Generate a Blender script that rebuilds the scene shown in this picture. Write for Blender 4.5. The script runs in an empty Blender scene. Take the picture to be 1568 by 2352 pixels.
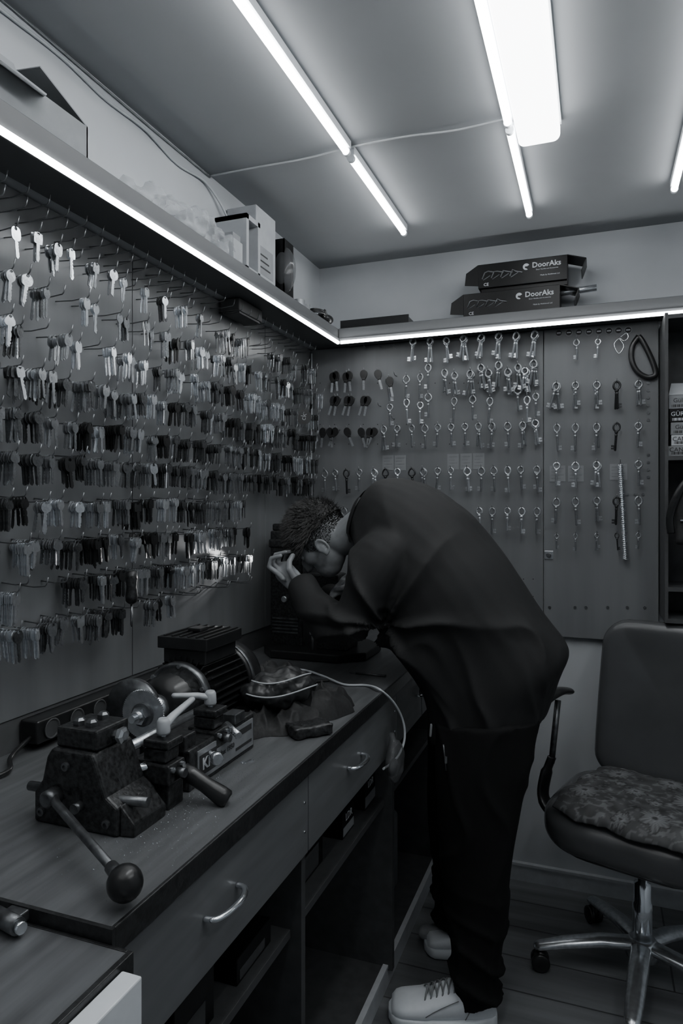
import bpy, math, random
from mathutils import Vector, Matrix, noise
random.seed(7)
R=math.radians; PI=math.pi
V=Vector
C=bpy.context.scene.collection
HC=1.45; CT=0.9367; ST=0.3501
def ray(px,py):
    L=(px-784)/1568; v=(1161-py)/1568
    return V((CT*L-ST, ST*L+CT, v))
def onY(px,py,Y):
    d=ray(px,py); t=Y/d.y; return V((d.x*t,Y,HC+d.z*t))
def onX(px,py,X):
    d=ray(px,py); t=X/d.x; return V((X,d.y*t,HC+d.z*t))
def onZ(px,py,Z):
    d=ray(px,py); t=(Z-HC)/d.z; return V((d.x*t,d.y*t,Z))
def gm(name,g,rough=.6,metal=0,var=.12,scale=30,bump=0,stretch=(1,1,1),spec=.5,tr=0,tint=(.955,1.0,1.045),dist=.002,alpha=1):
    m=bpy.data.materials.new(name); m.use_nodes=True; nt=m.node_tree; n=nt.nodes; l=nt.links
    b=n['Principled BSDF']
    tc=n.new('ShaderNodeTexCoord'); mp=n.new('ShaderNodeMapping'); mp.inputs['Scale'].default_value=stretch
    no=n.new('ShaderNodeTexNoise'); no.inputs['Scale'].default_value=scale; no.inputs['Detail'].default_value=5
    mx=n.new('ShaderNodeMix'); mx.data_type='RGBA'
    a=[g*(1-var)*t for t in tint]+[1]; c=[min(1,g*(1+var)*t) for t in tint]+[1]
    mx.inputs[6].default_value=a; mx.inputs[7].default_value=c
    mr=n.new('ShaderNodeMapRange'); mr.inputs[1].default_value=.3; mr.inputs[2].default_value=.7
    l.new(tc.outputs['Object'],mp.inputs[0]); l.new(mp.outputs[0],no.inputs['Vector']); l.new(no.outputs[0],mr.inputs[0])
    l.new(mr.outputs[0],mx.inputs[0]); l.new(mx.outputs[2],b.inputs['Base Color'])
    b.inputs['Roughness'].default_value=rough; b.inputs['Metallic'].default_value=metal
    b.inputs['Specular IOR Level'].default_value=spec
    if tr: b.inputs['Transmission Weight'].default_value=tr
    if alpha<1: b.inputs['Alpha'].default_value=alpha
    if bump:
        bp=n.new('ShaderNodeBump'); bp.inputs['Strength'].default_value=bump; bp.inputs['Distance'].default_value=dist
        l.new(no.outputs[0],bp.inputs['Height']); l.new(bp.outputs[0],b.inputs['Normal'])
    return m
def em(name,s):
    m=bpy.data.materials.new(name); m.use_nodes=True; b=m.node_tree.nodes['Principled BSDF']
    b.inputs['Base Color'].default_value=(.8,.8,.8,1)
    b.inputs['Emission Color'].default_value=(.97,.99,1,1); b.inputs['Emission Strength'].default_value=s
    return m
M={}
M['ceil']=gm('ceiling_paint',.28,.8,var=.05,scale=3,bump=.1)
M['wallup']=gm('plaster_light',.48,.85,var=.06,scale=4,bump=.15)
M['wallfar']=gm('plaster_pale',.52,.8,var=.05)
M['walldark']=gm('plaster_dark',.08,.8,var=.1)
M['board']=gm('board_laminate',.16,.33,var=.15,scale=14,stretch=(1,1,.06),bump=.04,spec=.45)
M['boardb']=gm('board_laminate_back',.165,.45,var=.12,scale=14,stretch=(1,1,.06),bump=.04,spec=.35)
M['shelf']=gm('shelf_laminate',.10,.5,var=.1,scale=12,stretch=(.1,.1,1))
M['bench']=gm('bench_laminate',.11,.30,var=.28,scale=60,stretch=(1,.08,1),bump=.05,spec=.5)
M['edge']=gm('edge_black',.02,.3,var=.5,scale=120,bump=.3)
M['drawer']=gm('drawer_laminate',.13,.40,var=.14,scale=40,stretch=(1,.1,1),spec=.4)
M['carc']=gm('carcass_dark',.055,.6,var=.2)
M['trim']=gm('pale_trim',.5,.32,var=.08)
M['chrome']=gm('chrome',.88,.13,.95,var=.05)
M['steel']=gm('brushed_steel',.58,.25,.88,var=.2,scale=80)
M['dsteel']=gm('dark_steel',.15,.32,.8,var=.4,scale=60,bump=.2)
M['cast']=gm('cast_iron_black',.028,.32,.25,var=.8,scale=140,bump=.5)
M['blk']=gm('black_plastic',.015,.28,var=.3,scale=40)
M['blkm']=gm('black_matte',.01,.8,var=.3)
M['lever']=gm('grey_lever',.42,.36,var=.08)
M['plate']=gm('grey_plate',.26,.4,.3,var=.2)
M['white']=gm('white_plastic',.75,.4,var=.04)
M['paper']=gm('paper_white',.5,.8,var=.05)
M['sticker']=gm('sticker',.235,.7,var=.08)
M['card']=gm('cardboard_grey',.24,.8,var=.1,scale=20)
M['card2']=gm('cardboard_pale',.36,.8,var=.06)
M['dbox']=gm('black_print_card',.006,.35,var=.6,scale=9,spec=.25)
M['mark']=gm('printed_white',.6,.7,var=.03)
M['dmark']=gm('printed_dark',.03,.7,var=.03)
M['kn']=gm('key_nickel',.75,.22,.85,var=.12,scale=200)
M['kb']=gm('key_brass_grey',.40,.25,.85,var=.2,scale=200)
M['kd']=gm('key_dark',.11,.30,.75,var=.3,scale=200)
M['kh']=gm('key_head_black',.011,.33,var=.2)
M['ln']=gm('lever_key_bright',.65,.25,.7,var=.15,scale=200)
M['lb']=gm('lever_key_grey',.36,.28,.65,var=.2,scale=200)
M['ld']=gm('lever_key_dark',.05,.3,.6,var=.3,scale=200)
M['hook']=gm('hook_wire',.20,.33,.7,var=.3)
M['skin']=gm('skin',.25,.45,var=.08,scale=60,bump=.06)
M['hair']=gm('black_hair',.0045,.42,var=.4,scale=200,spec=.4)
M['stub']=gm('stubble_hair',.009,.7,var=.4,scale=200,spec=.2)
M['swt']=gm('black_sweater',.0165,.72,var=.1,scale=500,bump=.05,spec=.4)
M['trs']=gm('black_trousers',.0085,.85,var=.2,scale=300,bump=.05,spec=.2)
M['shoe']=gm('white_leather',.82,.42,var=.03,scale=50)
M['sole']=gm('white_rubber',.75,.5,var=.04)
M['lace']=gm('lace_grey',.22,.8)
M['leather']=gm('chair_leather',.068,.24,var=.08,scale=8,bump=.03,spec=.65)
M['bag']=gm('clear_plastic',.6,.15,var=.1,scale=30,bump=1,dist=.01,alpha=.33)
M['bagd']=gm('dim_plastic',.14,.2,var=.2,scale=30,bump=1,dist=.008,alpha=.5)
M['wcable']=gm('white_cable',.6,.4,var=.03)
M['cloth']=gm('black_cloth',.015,.72,var=.4,scale=160,bump=.3)
M['nylon']=gm('black_nylon',.024,.36,var=.3,scale=80,bump=.2)
M['guard']=gm('clear_guard',.12,.15,var=.1,alpha=.45)
M['tube']=em('led_tube',18.5); M['panel']=em('led_panel',10.5); M['strip']=em('led_strip',18)
def floor_mat():
    m=gm('floor_planks',.15,.34,var=.4,scale=16,stretch=(.08,1,1)); nt=m.node_tree;n=nt.nodes;l=nt.links
    b=n['Principled BSDF']; br=n.new('ShaderNodeTexBrick'); br.inputs['Scale'].default_value=1
    br.inputs['Brick Width'].default_value=1.2; br.inputs['Row Height'].default_value=.16; br.inputs['Mortar Size'].default_value=.003
    br.inputs['Color1'].default_value=(.85,.85,.85,1); br.inputs['Color2'].default_value=(1.15,1.15,1.15,1); br.inputs['Mortar'].default_value=(.3,.3,.3,1)
    tc=[x for x in n if x.type=='TEX_COORD'][0]; l.new(tc.outputs['Object'],br.inputs['Vector'])
    mx=[x for x in n if x.type=='MIX'][0]; mm=n.new('ShaderNodeMix'); mm.data_type='RGBA'; mm.blend_type='MULTIPLY'; mm.inputs[0].default_value=1
    l.new(mx.outputs[2],mm.inputs[6]); l.new(br.outputs['Color'],mm.inputs[7]); l.new(mm.outputs[2],b.inputs['Base Color'])
    return m
M['floor']=floor_mat()
class MB:
    def __init__(s): s.v=[]; s.f=[]; s.sm=[]
    def add(s,vs,fs,sm=False):
        k=len(s.v); s.v+=[V(p) for p in vs]; s.f+=[tuple(i+k for i in f) for f in fs]; s.sm+=[sm]*len(fs); return s
    def box(s,a,b,rot=None,ctr=None):
        x0,y0,z0=a;x1,y1,z1=b
        vs=[V(p) for p in((x0,y0,z0),(x1,y0,z0),(x1,y1,z0),(x0,y1,z0),(x0,y0,z1),(x1,y0,z1),(x1,y1,z1),(x0,y1,z1))]
        if rot is not None:
            c=V(ctr) if ctr is not None else (V(a)+V(b))/2; vs=[rot@(p-c)+c for p in vs]
        return s.add(vs,[(0,3,2,1),(4,5,6,7),(0,1,5,4),(1,2,6,5),(2,3,7,6),(3,0,4,7)])
    def cbox(s,c,sz,rot=None):
        c=V(c); h=V(sz)/2; return s.box(c-h,c+h,rot)
    def loft(s,secs,caps=True,sm=True,closed=False):
        n=len(secs[0]); vs=[p for q in secs for p in q]; fs=[]
        m=len(secs)
        for i in range(m if closed else m-1):
            for j in range(n):
                a=i*n+j;b=i*n+(j+1)%n;c=((i+1)%m)*n+(j+1)%n;d=((i+1)%m)*n+j
                fs.append((a,b,c,d))
        s.add(vs,fs,sm)
        if caps and not closed:
            k=len(s.v)-len(vs)
            s.f.append(tuple(k+j for j in reversed(range(n)))); s.f.append(tuple(k+(m-1)*n+j for j in range(n))); s.sm+=[False,False]
        return s
    def tube(s,pts,r,n=10,round_=False,fl=1.0,up=None):
        pts=[V(p) for p in pts]; m=len(pts); rr=list(r) if isinstance(r,(list,tuple)) else [r]*m
        tg=[]
        for i in range(m):
            t=(pts[min(i+1,m-1)]-pts[max(i-1,0)]); tg.append(t.normalized() if t.length>1e-9 else V((0,0,1)))
        u=V(up) if up else (V((0,0,1)) if abs(tg[0].z)<.9 else V((1,0,0)))
        secs=[]
        for i in range(m):
            t=tg[i]; u=(u-t*u.dot(t)).normalized(); w=t.cross(u)
            secs.append((pts[i],u.copy(),w,t,rr[i]))
        out=[]
        def ringat(c,u,w,r): return [c+u*(r*fl*math.cos(2*PI*j/n))+w*(r*math.sin(2*PI*j/n)) for j in range(n)]
        if round_:
            c,u,w,t,r0=secs[0]
            for a in (75,45,20): out.append(ringat(c-t*r0*math.sin(R(a)),u,w,r0*math.cos(R(a))))
        for c,u,w,t,r0 in secs: out.append(ringat(c,u,w,r0))
        if round_:
            c,u,w,t,r0=secs[-1]
            for a in (20,45,75): out.append(ringat(c+t*r0*math.sin(R(a)),u,w,r0*math.cos(R(a))))
        return s.loft(out)
    def lathe(s,prof,o,ax=(0,0,1),n=24):
        o=V(o);t=V(ax).normalized(); u=V((1,0,0)) if abs(t.x)<.9 else V((0,1,0)); u=(u-t*u.dot(t)).normalized(); w=t.cross(u)
        out=[[o+t*h+u*(r*math.cos(2*PI*j/n))+w*(r*math.sin(2*PI*j/n)) for j in range(n)] for r,h in prof]
        return s.loft(out)
    def blob(s,c,rad,fr=None,nu=20,nv=12):
        c=V(c); fr=fr or (V((1,0,0)),V((0,1,0)),V((0,0,1)))
        out=[]
        for i in range(nv+1):
            a=-PI/2+PI*(i+.15)/(nv+.3)
            out.append([c+fr[0]*(rad[0]*math.cos(a)*math.cos(2*PI*j/nu))+fr[1]*(rad[1]*math.cos(a)*math.sin(2*PI*j/nu))+fr[2]*(rad[2]*math.sin(a)) for j in range(nu)])
        return s.loft(out)
    def prism(s,poly,ext,sm=False):
        n=len(poly); ext=V(ext); a=[V(p) for p in poly]
        return s.add(a+[p+ext for p in a],[tuple(reversed(range(n))),tuple(range(n,2*n))]+[(i,(i+1)%n,n+(i+1)%n,n+i) for i in range(n)],sm)
def W(o):
    p=V((0,0,0))
    while o is not None: p+=o.location; o=o.parent
    return p
def tag(o,label=None,cat=None,group=None,kind=None):
    if label:o['label']=label
    if cat:o['category']=cat
    if group:o['group']=group
    if kind:o['kind']=kind
    return o
def build(mb,name,mat,parent=None,local=False,bevel=0,seg=2,flat=False,sub=0):
    off=V((0,0,0))
    if not local:
        if parent is not None: off=W(parent)
        else:
            xs=[p.x for p in mb.v];ys=[p.y for p in mb.v];zs=[p.z for p in mb.v]
            off=V(((min(xs)+max(xs))/2,(min(ys)+max(ys))/2,min(zs)))
    me=bpy.data.meshes.new(name); me.from_pydata([p-off for p in mb.v],[],mb.f)
    me.polygons.foreach_set('use_smooth',[False if flat else q for q in mb.sm]); me.materials.append(mat if not isinstance(mat,str) else M[mat])
    me.validate(); me.update()
    o=bpy.data.objects.new(name,me); C.objects.link(o)
    if parent is not None:o.parent=parent
    elif not local:o.location=off
    if bevel:
        b=o.modifiers.new('b','BEVEL'); b.width=bevel; b.segments=seg; b.limit_method='ANGLE'; b.angle_limit=R(35)
    if sub:
        b=o.modifiers.new('s','SUBSURF'); b.levels=sub; b.render_levels=sub
    return o
def root(name,loc,label,cat,group=None,rz=0):
    o=bpy.data.objects.new(name,None); C.objects.link(o); o.location=loc; o.rotation_euler=(0,0,rz); o.empty_display_size=.05
    return tag(o,label,cat,group)
def struct(name,mb,mat,**k): return tag(build(mb,name,mat,**k),kind='structure')
def fuse(mb,vox,smooth=3,disp=None):
    me=bpy.data.meshes.new('tmp'); me.from_pydata([tuple(p) for p in mb.v],[],mb.f); me.validate()
    o=bpy.data.objects.new('tmp',me); C.objects.link(o)
    m=o.modifiers.new('r','REMESH'); m.mode='VOXEL'; m.voxel_size=vox
    if smooth:
        m=o.modifiers.new('s','SMOOTH'); m.iterations=smooth; m.factor=.5
    dg=bpy.context.evaluated_depsgraph_get(); dg.update()
    me2=bpy.data.meshes.new_from_object(o.evaluated_get(dg))
    out=MB()
    out.v=[v.co.copy() for v in me2.vertices]; nr=[v.normal.copy() for v in me2.vertices]
    out.f=[tuple(p.vertices) for p in me2.polygons]; out.sm=[True]*len(out.f)
    if disp: out.v=[p+nn*disp(p) for p,nn in zip(out.v,nr)]
    bpy.data.objects.remove(o); bpy.data.meshes.remove(me2)
    return out
def text(s,size,loc,parent,mat='mark',face='-Y',name='lettering',align='CENTER',rz=0,bold=0,roll=0):
    cu=bpy.data.curves.new('t','FONT'); cu.body=s; cu.size=size; cu.extrude=.0003; cu.align_x=align; cu.align_y='CENTER'; cu.offset=bold; cu.resolution_u=2
    o=bpy.data.objects.new('t',cu); C.objects.link(o); dg=bpy.context.evaluated_depsgraph_get(); dg.update()
    me=bpy.data.meshes.new_from_object(o.evaluated_get(dg)); bpy.data.objects.remove(o)
    Rm={'-Y':Matrix.Rotation(R(90),4,'X'),'+X':Matrix.Rotation(R(90),4,'Z')@Matrix.Rotation(R(90),4,'X')}[face]
    me.transform(Matrix.Translation(V(loc)-W(parent))@Matrix.Rotation(rz,4,'Z')@Rm@Matrix.Rotation(roll,4,'Z'))
    me.materials.clear(); me.materials.append(M[mat]); ob=bpy.data.objects.new(name,me); C.objects.link(ob); ob.parent=parent
    return ob
# ================= SETTING
XL=-1.165; YB=2.725; XR=1.7; YF=-1.2; ZC=2.47
struct('floor',MB().box((XL-.1,YF,-.05),(XR,YB+.1,0)),'floor')
struct('ceiling',MB().box((XL-.1,YF,ZC),(XR,YB+.1,ZC+.05)),'ceil')
struct('wall_left',MB().box((XL-.1,YF,0),(XL,YB+.1,2.12)).box((XL-.1,YF,2.12),(-1.12,YB+.1,ZC)),'wallup')
struct('wall_back',MB().box((XL,YB,0),(XR,YB+.1,ZC)),'wallup')
struct('wall_right',MB().box((XR,YF,0),(XR+.1,YB+.1,ZC)),'wallfar')
struct('wall_front',MB().box((XL-.1,YF-.1,0),(XR+.1,YF,ZC)),'wallfar')
struct('baseboard_back',MB().box((-.59,YB-.012,0),(XR,YB,.06)).box((-.59,YB-.018,.06),(XR,YB,.07)),'trim')
struct('trim_1',MB().box((-.60,.2,0),(-.59,YB-.02,.055)).box((-.604,.2,.055),(-.588,YB-.02,.066)),'trim')
# ================= SHELVES AND LIGHTS
def shelf(name,a,b,label):
    t=root(name,((a[0]+b[0])/2,(a[1]+b[1])/2,a[2]),label,'shelf')
    build(MB().box(a,b),'plank','shelf',t,bevel=.002); return t
s1=shelf('wall_shelf',(-1.12,-.3,2.118),(-.978,2.724,2.164),'long grey wall shelf above the side key boards')
build(MB().box((-.984,-.3,2.100),(-.972,2.571,2.122)),'light_channel','shelf',s1)
s2=shelf('wall_shelf',(-.976,2.577,2.118),(1.5,2.724,2.164),'long grey wall shelf above the end key boards')
build(MB().box((-.97,2.573,2.100),(1.5,2.583,2.122)),'light_channel','shelf',s2)
t=tag(build(MB().tube([(-.974,-.3,2.105),(-.974,2.565,2.105)],.0070,12),'strip_light','strip'),'long glowing light strip under the front edge of the side shelf','light strip')
t=tag(build(MB().tube([(-.962,2.568,2.105),(1.5,2.568,2.105)],.0066,12),'strip_light','strip'),'long glowing light strip under the front edge of the end wall shelf','light strip')
def tubelamp(x,y0,y1,label):
    t=root('tube_light',(x,(y0+y1)/2,2.42),label,'tube light')
    build(MB().box((x-.011,y0,2.448),(x+.011,y1,2.4695)),'housing','white',t)
    build(MB().tube([(x,y0+.012,2.438),(x,y1-.012,2.438)],.0094,14),'tube','tube',t)
    for y in (y0,y1-.012): build(MB().tube([(x,y,2.438),(x,y+.012,2.438)],.0110,14),'end_cap','white',t)
tubelamp(-.655,.6,1.80,'long ceiling tube light nearest the side wall')
tubelamp(-.655,1.825,2.405,'short ceiling tube light nearest the side wall')
tubelamp(-.215,.6,1.81,'long ceiling tube light beside the wide lamp')
tubelamp(-.215,1.835,2.405,'short ceiling tube light ending beyond the wide lamp')
tubelamp(.227,1.2,2.37,'ceiling tube light at the far right, cut by the photo edge')
tubelamp(.227,-.05,1.17,'added unseen fill tube on the ceiling over the right of the room')  # added tube outside the view, lifts the room brightness
tubelamp(-.655,-.65,.57,'added unseen fill tube behind the camera nearest the side wall')  # unseen tube added behind the camera as fill light
tubelamp(-.215,-.65,.57,'added unseen fill tube behind the camera in the second line')  # second unseen fill tube, added behind the camera
def rrect(x0,x1,z0,z1,r,y,n=5):
    out=[]
    for (cx,cz,a0) in ((x1-r,z1-r,0),(x0+r,z1-r,90),(x0+r,z0+r,180),(x1-r,z0+r,270)):
        for i in range(n+1):
            a=R(a0+90*i/n); out.append(V((cx+r*math.cos(a),y,cz+r*math.sin(a))))
    return out
def batten(xc,y0,y1,label,w=.0535):
    t=root('ceiling_lamp',(xc,(y0+y1)/2,2.40),label,'ceiling lamp')
    build(MB().loft([rrect(xc-w,xc+w,2.408,2.462,.018,y) for y in (y0,y1)],sm=False),'diffuser','panel',t)
    build(MB().box((xc-w-.003,y0-.01,2.455),(xc+w+.003,y1+.01,2.4695)),'housing','white',t)
batten(-.1435,.55,1.878,'wide bright rectangular batten lamp on the ceiling')
batten(.75,.3,1.6,'added unseen fill batten over the right side of the room')  # added batten, never in view, brightens the room from the right
def cable(name,pts,r,mat,label,cat='cable',**k):
    return tag(build(MB().tube(pts,r,8),name,mat,**k),label,cat)
def smooth(pts,n=8):
    P=[V(p) for p in pts]; out=[]
    for i in range(len(P)-1):
        p0=P[max(i-1,0)];p1=P[i];p2=P[i+1];p3=P[min(i+2,len(P)-1)]
        for k in range(n):
            t=k/n; out.append(.5*((2*p1)+(p2-p0)*t+(2*p0-5*p1+4*p2-p3)*t*t+(3*p1-p0-3*p2+p3)*t**3))
    return out+[P[-1]]
cable('ceiling_cable',smooth([(-1.117,1.83,2.466),(-.95,1.828,2.464),(-.8,1.835,2.466),(-.655,1.815,2.462),(-.5,1.822,2.466),(-.35,1.832,2.462),(-.215,1.82,2.462)]),.0028,'trim','thin pale cable crossing the ceiling between the two rows of tubes')
cable('wall_cable',smooth([(-1.116,.6,2.455),(-1.116,.85,2.452),(-1.115,1.0,2.44),(-1.116,1.2,2.448),(-1.116,1.35,2.435),(-1.114,1.5,2.44),(-1.116,1.65,2.42),(-1.112,1.8,2.43),(-1.1,1.9,2.37),(-1.1,1.93,2.30)]),.0035,'trim','sagging pale cable along the top of the side wall')
cable('wall_cable',smooth([(-1.117,.6,2.463),(-1.117,1.1,2.463),(-1.117,1.5,2.46),(-1.117,1.83,2.462)]),.003,'hook','straight cable in the corner of ceiling and side wall')
cable('corner_cable',smooth([(-1.143,2.692,2.10),(-1.141,2.690,1.9),(-1.144,2.692,1.7),(-1.142,2.69,1.45)]),.004,'trim','pale vertical cable in the corner between the key boards')
# ================= KEY BOARDS
def board(a,b,label,mat):
    t=root('key_board',((a[0]+b[0])/2,(a[1]+b[1])/2,a[2]),label,'key board')
    build(MB().box(a,b),'panel',mat,t,bevel=.0015); return t
bL=[board((XL+.001,.0,1.0),(-1.15,1.497,2.116),'nearest grey wooden panel of the side key board, full of key rows','board'),
    board((XL+.001,1.5,1.0),(-1.15,2.268,2.116),'middle grey wooden panel of the side key board, beside the seam','board'),
    board((XL+.001,2.271,1.0),(-1.15,2.698,2.116),'farthest narrow panel of the side key board at the corner','board')]
bB=[board((-1.149,2.70,.96),(-.191,2.7249,2.116),'wide end-wall key board behind the bent person','boardb'),
    board((-.188,2.698,.955),(.208,2.7249,2.116),'narrow end-wall key board above the chair, with round badges on top','boardb')]
def key_mesh(shape,mat,ln=.06,w=.0135,nm='flat_key'):
    m=MB(); n=16; T=.0011
    def outer(a):
        if shape==0:r=w
        elif shape==1:r=w*.9/max(abs(math.cos(a)),abs(math.sin(a)))**.7
        elif shape==2:r=w*(1+.13*math.cos(3*a+PI/2))
        else:r=w/(abs(math.cos(a))**3+abs(math.sin(a)*.85)**3)**(1/3)
        return (r*math.cos(a)*.92,-.0125+r*math.sin(a))
    o=[outer(2*PI*i/n) for i in range(n)]; h=[(.0036*math.cos(2*PI*i/n),-.0028+.0036*math.sin(2*PI*i/n)) for i in range(n)]
    vs=[(T,)+p for p in o]+[(T,)+p for p in h]+[(-T,)+p for p in o]+[(-T,)+p for p in h]; fs=[]
    for i in range(n):
        j=(i+1)%n
        fs+=[(i,j,n+j,n+i),(2*n+j,2*n+i,3*n+i,3*n+j),(j,i,2*n+i,2*n+j),(n+i,n+j,3*n+j,3*n+i)]
    m.add(vs,fs)
    m.box((-T-.0004,-.005,-.0205),(T+.0004,.005,-.0125))
    z0=-.0125-w*.9; z1=-ln; bw=.0038
    pts=[(bw,z0)]
    k=6
    for i in range(k):
        a=z0+(z1-z0)*(i+.5)/k; d=random.choice((.0,.0012,.0022))
        pts+=[(bw,a+.0015),(bw-d,a)]
    pts+=[(bw-.002,z1),(0,z1-.002),(-bw,z1+.001),(-bw,z0)]
    m.prism([(-T*.8,)+p for p in pts][::-1],(T*1.6,0,0))
    m.box((-T,-.0012,z1+.004),(T,.0002,z0))
    me=bpy.data.meshes.new(nm); me.from_pydata([tuple(p) for p in m.v],[],m.f); me.materials.append(M[mat]); me.update()
    return me,m
KM={}
for mt in ('kn','kb','kd','kh'):
    KM[mt]=[key_mesh(i%4,mt,random.uniform(.052,.068),random.uniform(.0108,.0142)) for i in range(8)]
ORD=['top','second','third','fourth','fifth','sixth','seventh','eighth','ninth','bottom']
rowsZ=[2.0,1.91,1.82,1.73,1.64,1.555,1.465,1.375,1.285,1.20]
def hook_pts(y,z,ln,x=-1.15):
    return [(x,y,z+.001),(x+ln*.5,y,z-.002),(x+ln-.004,y,z+.001),(x+ln,y,z+.005),(x+ln+.004,y,z+.020)]
hooks=[]; flat=[]
for ri,z in enumerate(rowsZ):
    y=.93+random.uniform(0,.03)
    ymax=2.64 if ri<5 else (2.6 if ri==5 else 2.02)
    while y<ymax:
        ln=random.uniform(.07,.10); zz=z+random.uniform(-.007,.007)
        hooks.append((y,zz,ln))
        e=.05 if ri<9 else .1
        if ri==0: e=.3
        if ri==9 and y>1.6: e=1
        if ri==8 and y<1.2: e=.55
        if ri==9 and 1.25<y<1.4: e=.6
        if random.random()>e:
            n=random.choice((3,4,5,6,7,8)) if ri<3 else random.choice((4,5,6,8,9,11))
            if ri<2 and y<1.5: n=random.choice((1,2,3,4,5))
            r=random.random()
            dark=.32+.3*(ri in(3,4,5) and y>1.4)-.2*(ri<3 and y<1.5)
            mt='kd' if r<dark*.6 else 'kh' if r<dark else ('kn' if random.random()<(.55 if ri<3 else .36) else 'kb')
            sh=random.randrange(8); x0=-1.15+ln-.006; sp=random.uniform(.0042,.0090)
            lean=random.uniform(-.09,.09)
            for k in range(n):
                x=x0-k*sp
                if x<-1.143: break
                m2=mt if random.random()<.85 else random.choice(('kb','kd','kn'))
                flat.append((V((x,y+random.uniform(-.001,.001),zz-.0005)),lean+random.gauss(0,.08),random.gauss(0,.18),m2,sh if random.random()<.85 else random.randrange(8),ri,k))
        y+=random.uniform(.040,.060)
ehooks=[]
for z,y0,y1 in ((2.075,.95,2.6),(2.045,1.0,1.7)):
    y=y0
    while y<y1: ehooks.append((y,z,.085)); y+=.055
hooks+=ehooks
hooks.sort(key=lambda h:h[0])
rest={0:MB(),1:MB(),2:MB()}; cnt=0
for y,z,ln in hooks:
    bi=0 if y<1.497 else 1 if y<2.27 else 2
    if cnt<100 and bi==0:
        build(MB().tube(hook_pts(y,z,ln),.0015,6),'hook','hook',bL[0]); cnt+=1
    else: rest[bi].tube(hook_pts(y,z,ln),.0015,6)
for i in (0,1,2):
    if rest[i].v: tag(build(rest[i],'hook_rows','hook',bL[i]),kind='stuff')
flat.sort(key=lambda k:k[0].y+k[6]*.05)
knd={'kn':'bright nickel key','kb':'dull grey key','kd':'dark steel key','kh':'black coated key'}
rest=[MB(),MB(),MB(),MB()]
for i,(p,a,b,mt,sh,ri,k) in enumerate(flat):
    rot=Matrix.Rotation(b,3,'Z')@Matrix.Rotation(a,3,'X')
    if i<298:
        o=bpy.data.objects.new('flat_key',KM[mt][sh][0]); C.objects.link(o); o.location=p; o.rotation_euler=rot.to_euler()
        tag(o,'%s hanging in the %s row near the front of side key board'%(knd[mt],ORD[ri]),'key','%ss, %s row of side key board'%(knd[mt],ORD[ri]))
    else:
        q=rest[('kn','kb','kd','kh').index(mt)]; src=KM[mt][sh][1]; kk=len(q.v)
        q.v+=[rot@v+p for v in src.v]; q.f+=[tuple(j+kk for j in f) for f in src.f]; q.sm+=src.sm
for q,mt in zip(rest,('kn','kb','kd','kh')):
    tag(build(q,'flat_keys',mt),'%ss massed on the farther hooks of side key board'%knd[mt],'keys',kind='stuff')
# ---- lever keys on the end wall
def lever_mesh(mat,v,ln=.078):
    m=MB(); rx=.0112 if v<2 else .0125; rz=.0145 if v!=1 else .012
    n=16; secs=[]
    for i in range(n):
        a=2*PI*i/n+PI/2; c=V((rx*math.cos(a),0,-rz+.002+rz*math.sin(a)))
        if v==2: c.x*=(1.0-.25*math.sin(a))
        d=V((math.cos(a),0,math.sin(a)))
        secs.append([c+d*(.0034*math.cos(2*PI*j/6))+V((0,.0022*math.sin(2*PI*j/6),0)) for j in range(6)])
    m.loft(secs,closed=True)
    z0=-2*rz+.002
    m.lathe([(.003,0),(.0066,-.002),(.0066,-.006),(.0046,-.008),(.0046,-.013),(.0058,-.015),(.0044,-.018),(.0042,-ln-z0),(.002,-ln-z0-.003)],(0,0,z0),(0,0,1),8)
    m.box((0,-.0014,-ln+.002),(.0150,.0014,-ln+.008)); m.box((0,-.0014,-ln+.011),(.0150,.0014,-ln+.018)); m.box((0,-.0012,-ln+.002),(.007,.0012,-ln+.018))
    me=bpy.data.meshes.new('lever_key'); me.from_pydata([tuple(p) for p in m.v],[],m.f); me.materials.append(M[mat])
    me.polygons.foreach_set('use_smooth',m.sm); me.update(); return me
LM={mt:[lever_mesh('l'+mt[1],v,l) for v,l in ((0,.096),(1,.084),(2,.09))] for mt in('kn','kb','kd')}
bh=[MB(),MB()]; bhc=[0,0]
def hookB(p,bi,ln=.045):
    y0=2.70
    m=MB().tube([(p.x,y0,p.z),(p.x,y0-ln*.6,p.z-.002),(p.x,y0-ln+.002,p.z+.002),(p.x,y0-ln-.003,p.z+.013)],.0015,6)
    if bhc[bi]<95: build(m,'hook','hook',bB[bi]); bhc[bi]+=1
    else: bh[bi].tube([(p.x,y0,p.z),(p.x,y0-ln+.002,p.z+.002),(p.x,y0-ln-.003,p.z+.013)],.0015,6)
def lever(px,py,n,mt,bi,row,s=1):
    p=onY(px,py,2.662); hookB(p,bi)
    for k in range(n):
        o=bpy.data.objects.new('lever_key',LM[mt][random.randrange(3)]); C.objects.link(o)
        a=(k-(n-1)/2)*.17+random.uniform(-.06,.06)
        o.location=(p.x,2.662+k*.006,p.z); o.rotation_euler=(0,a,random.choice((0,PI))+random.uniform(-.35,.35)); o.scale=(s,s,s)
        pan=('wide','narrow')[bi]
        mn={'kn':'bright','kb':'grey','kd':'dark'}[mt]
        tag(o,'%s round-bowed lever key in the %s row of the %s end board'%(mn,row,pan),'key','%s lever keys, %s row, %s end board'%(mn,row,pan))
def rm(): return random.choice(('kn','kb','kb','kb'))
for x in (948,987,1024,1064,1105,1145,1186,1228): lever(x,776 if x<1060 else 771-(x-1060)*.06,3 if x>1060 else 2,'kn',0,'top')
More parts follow.
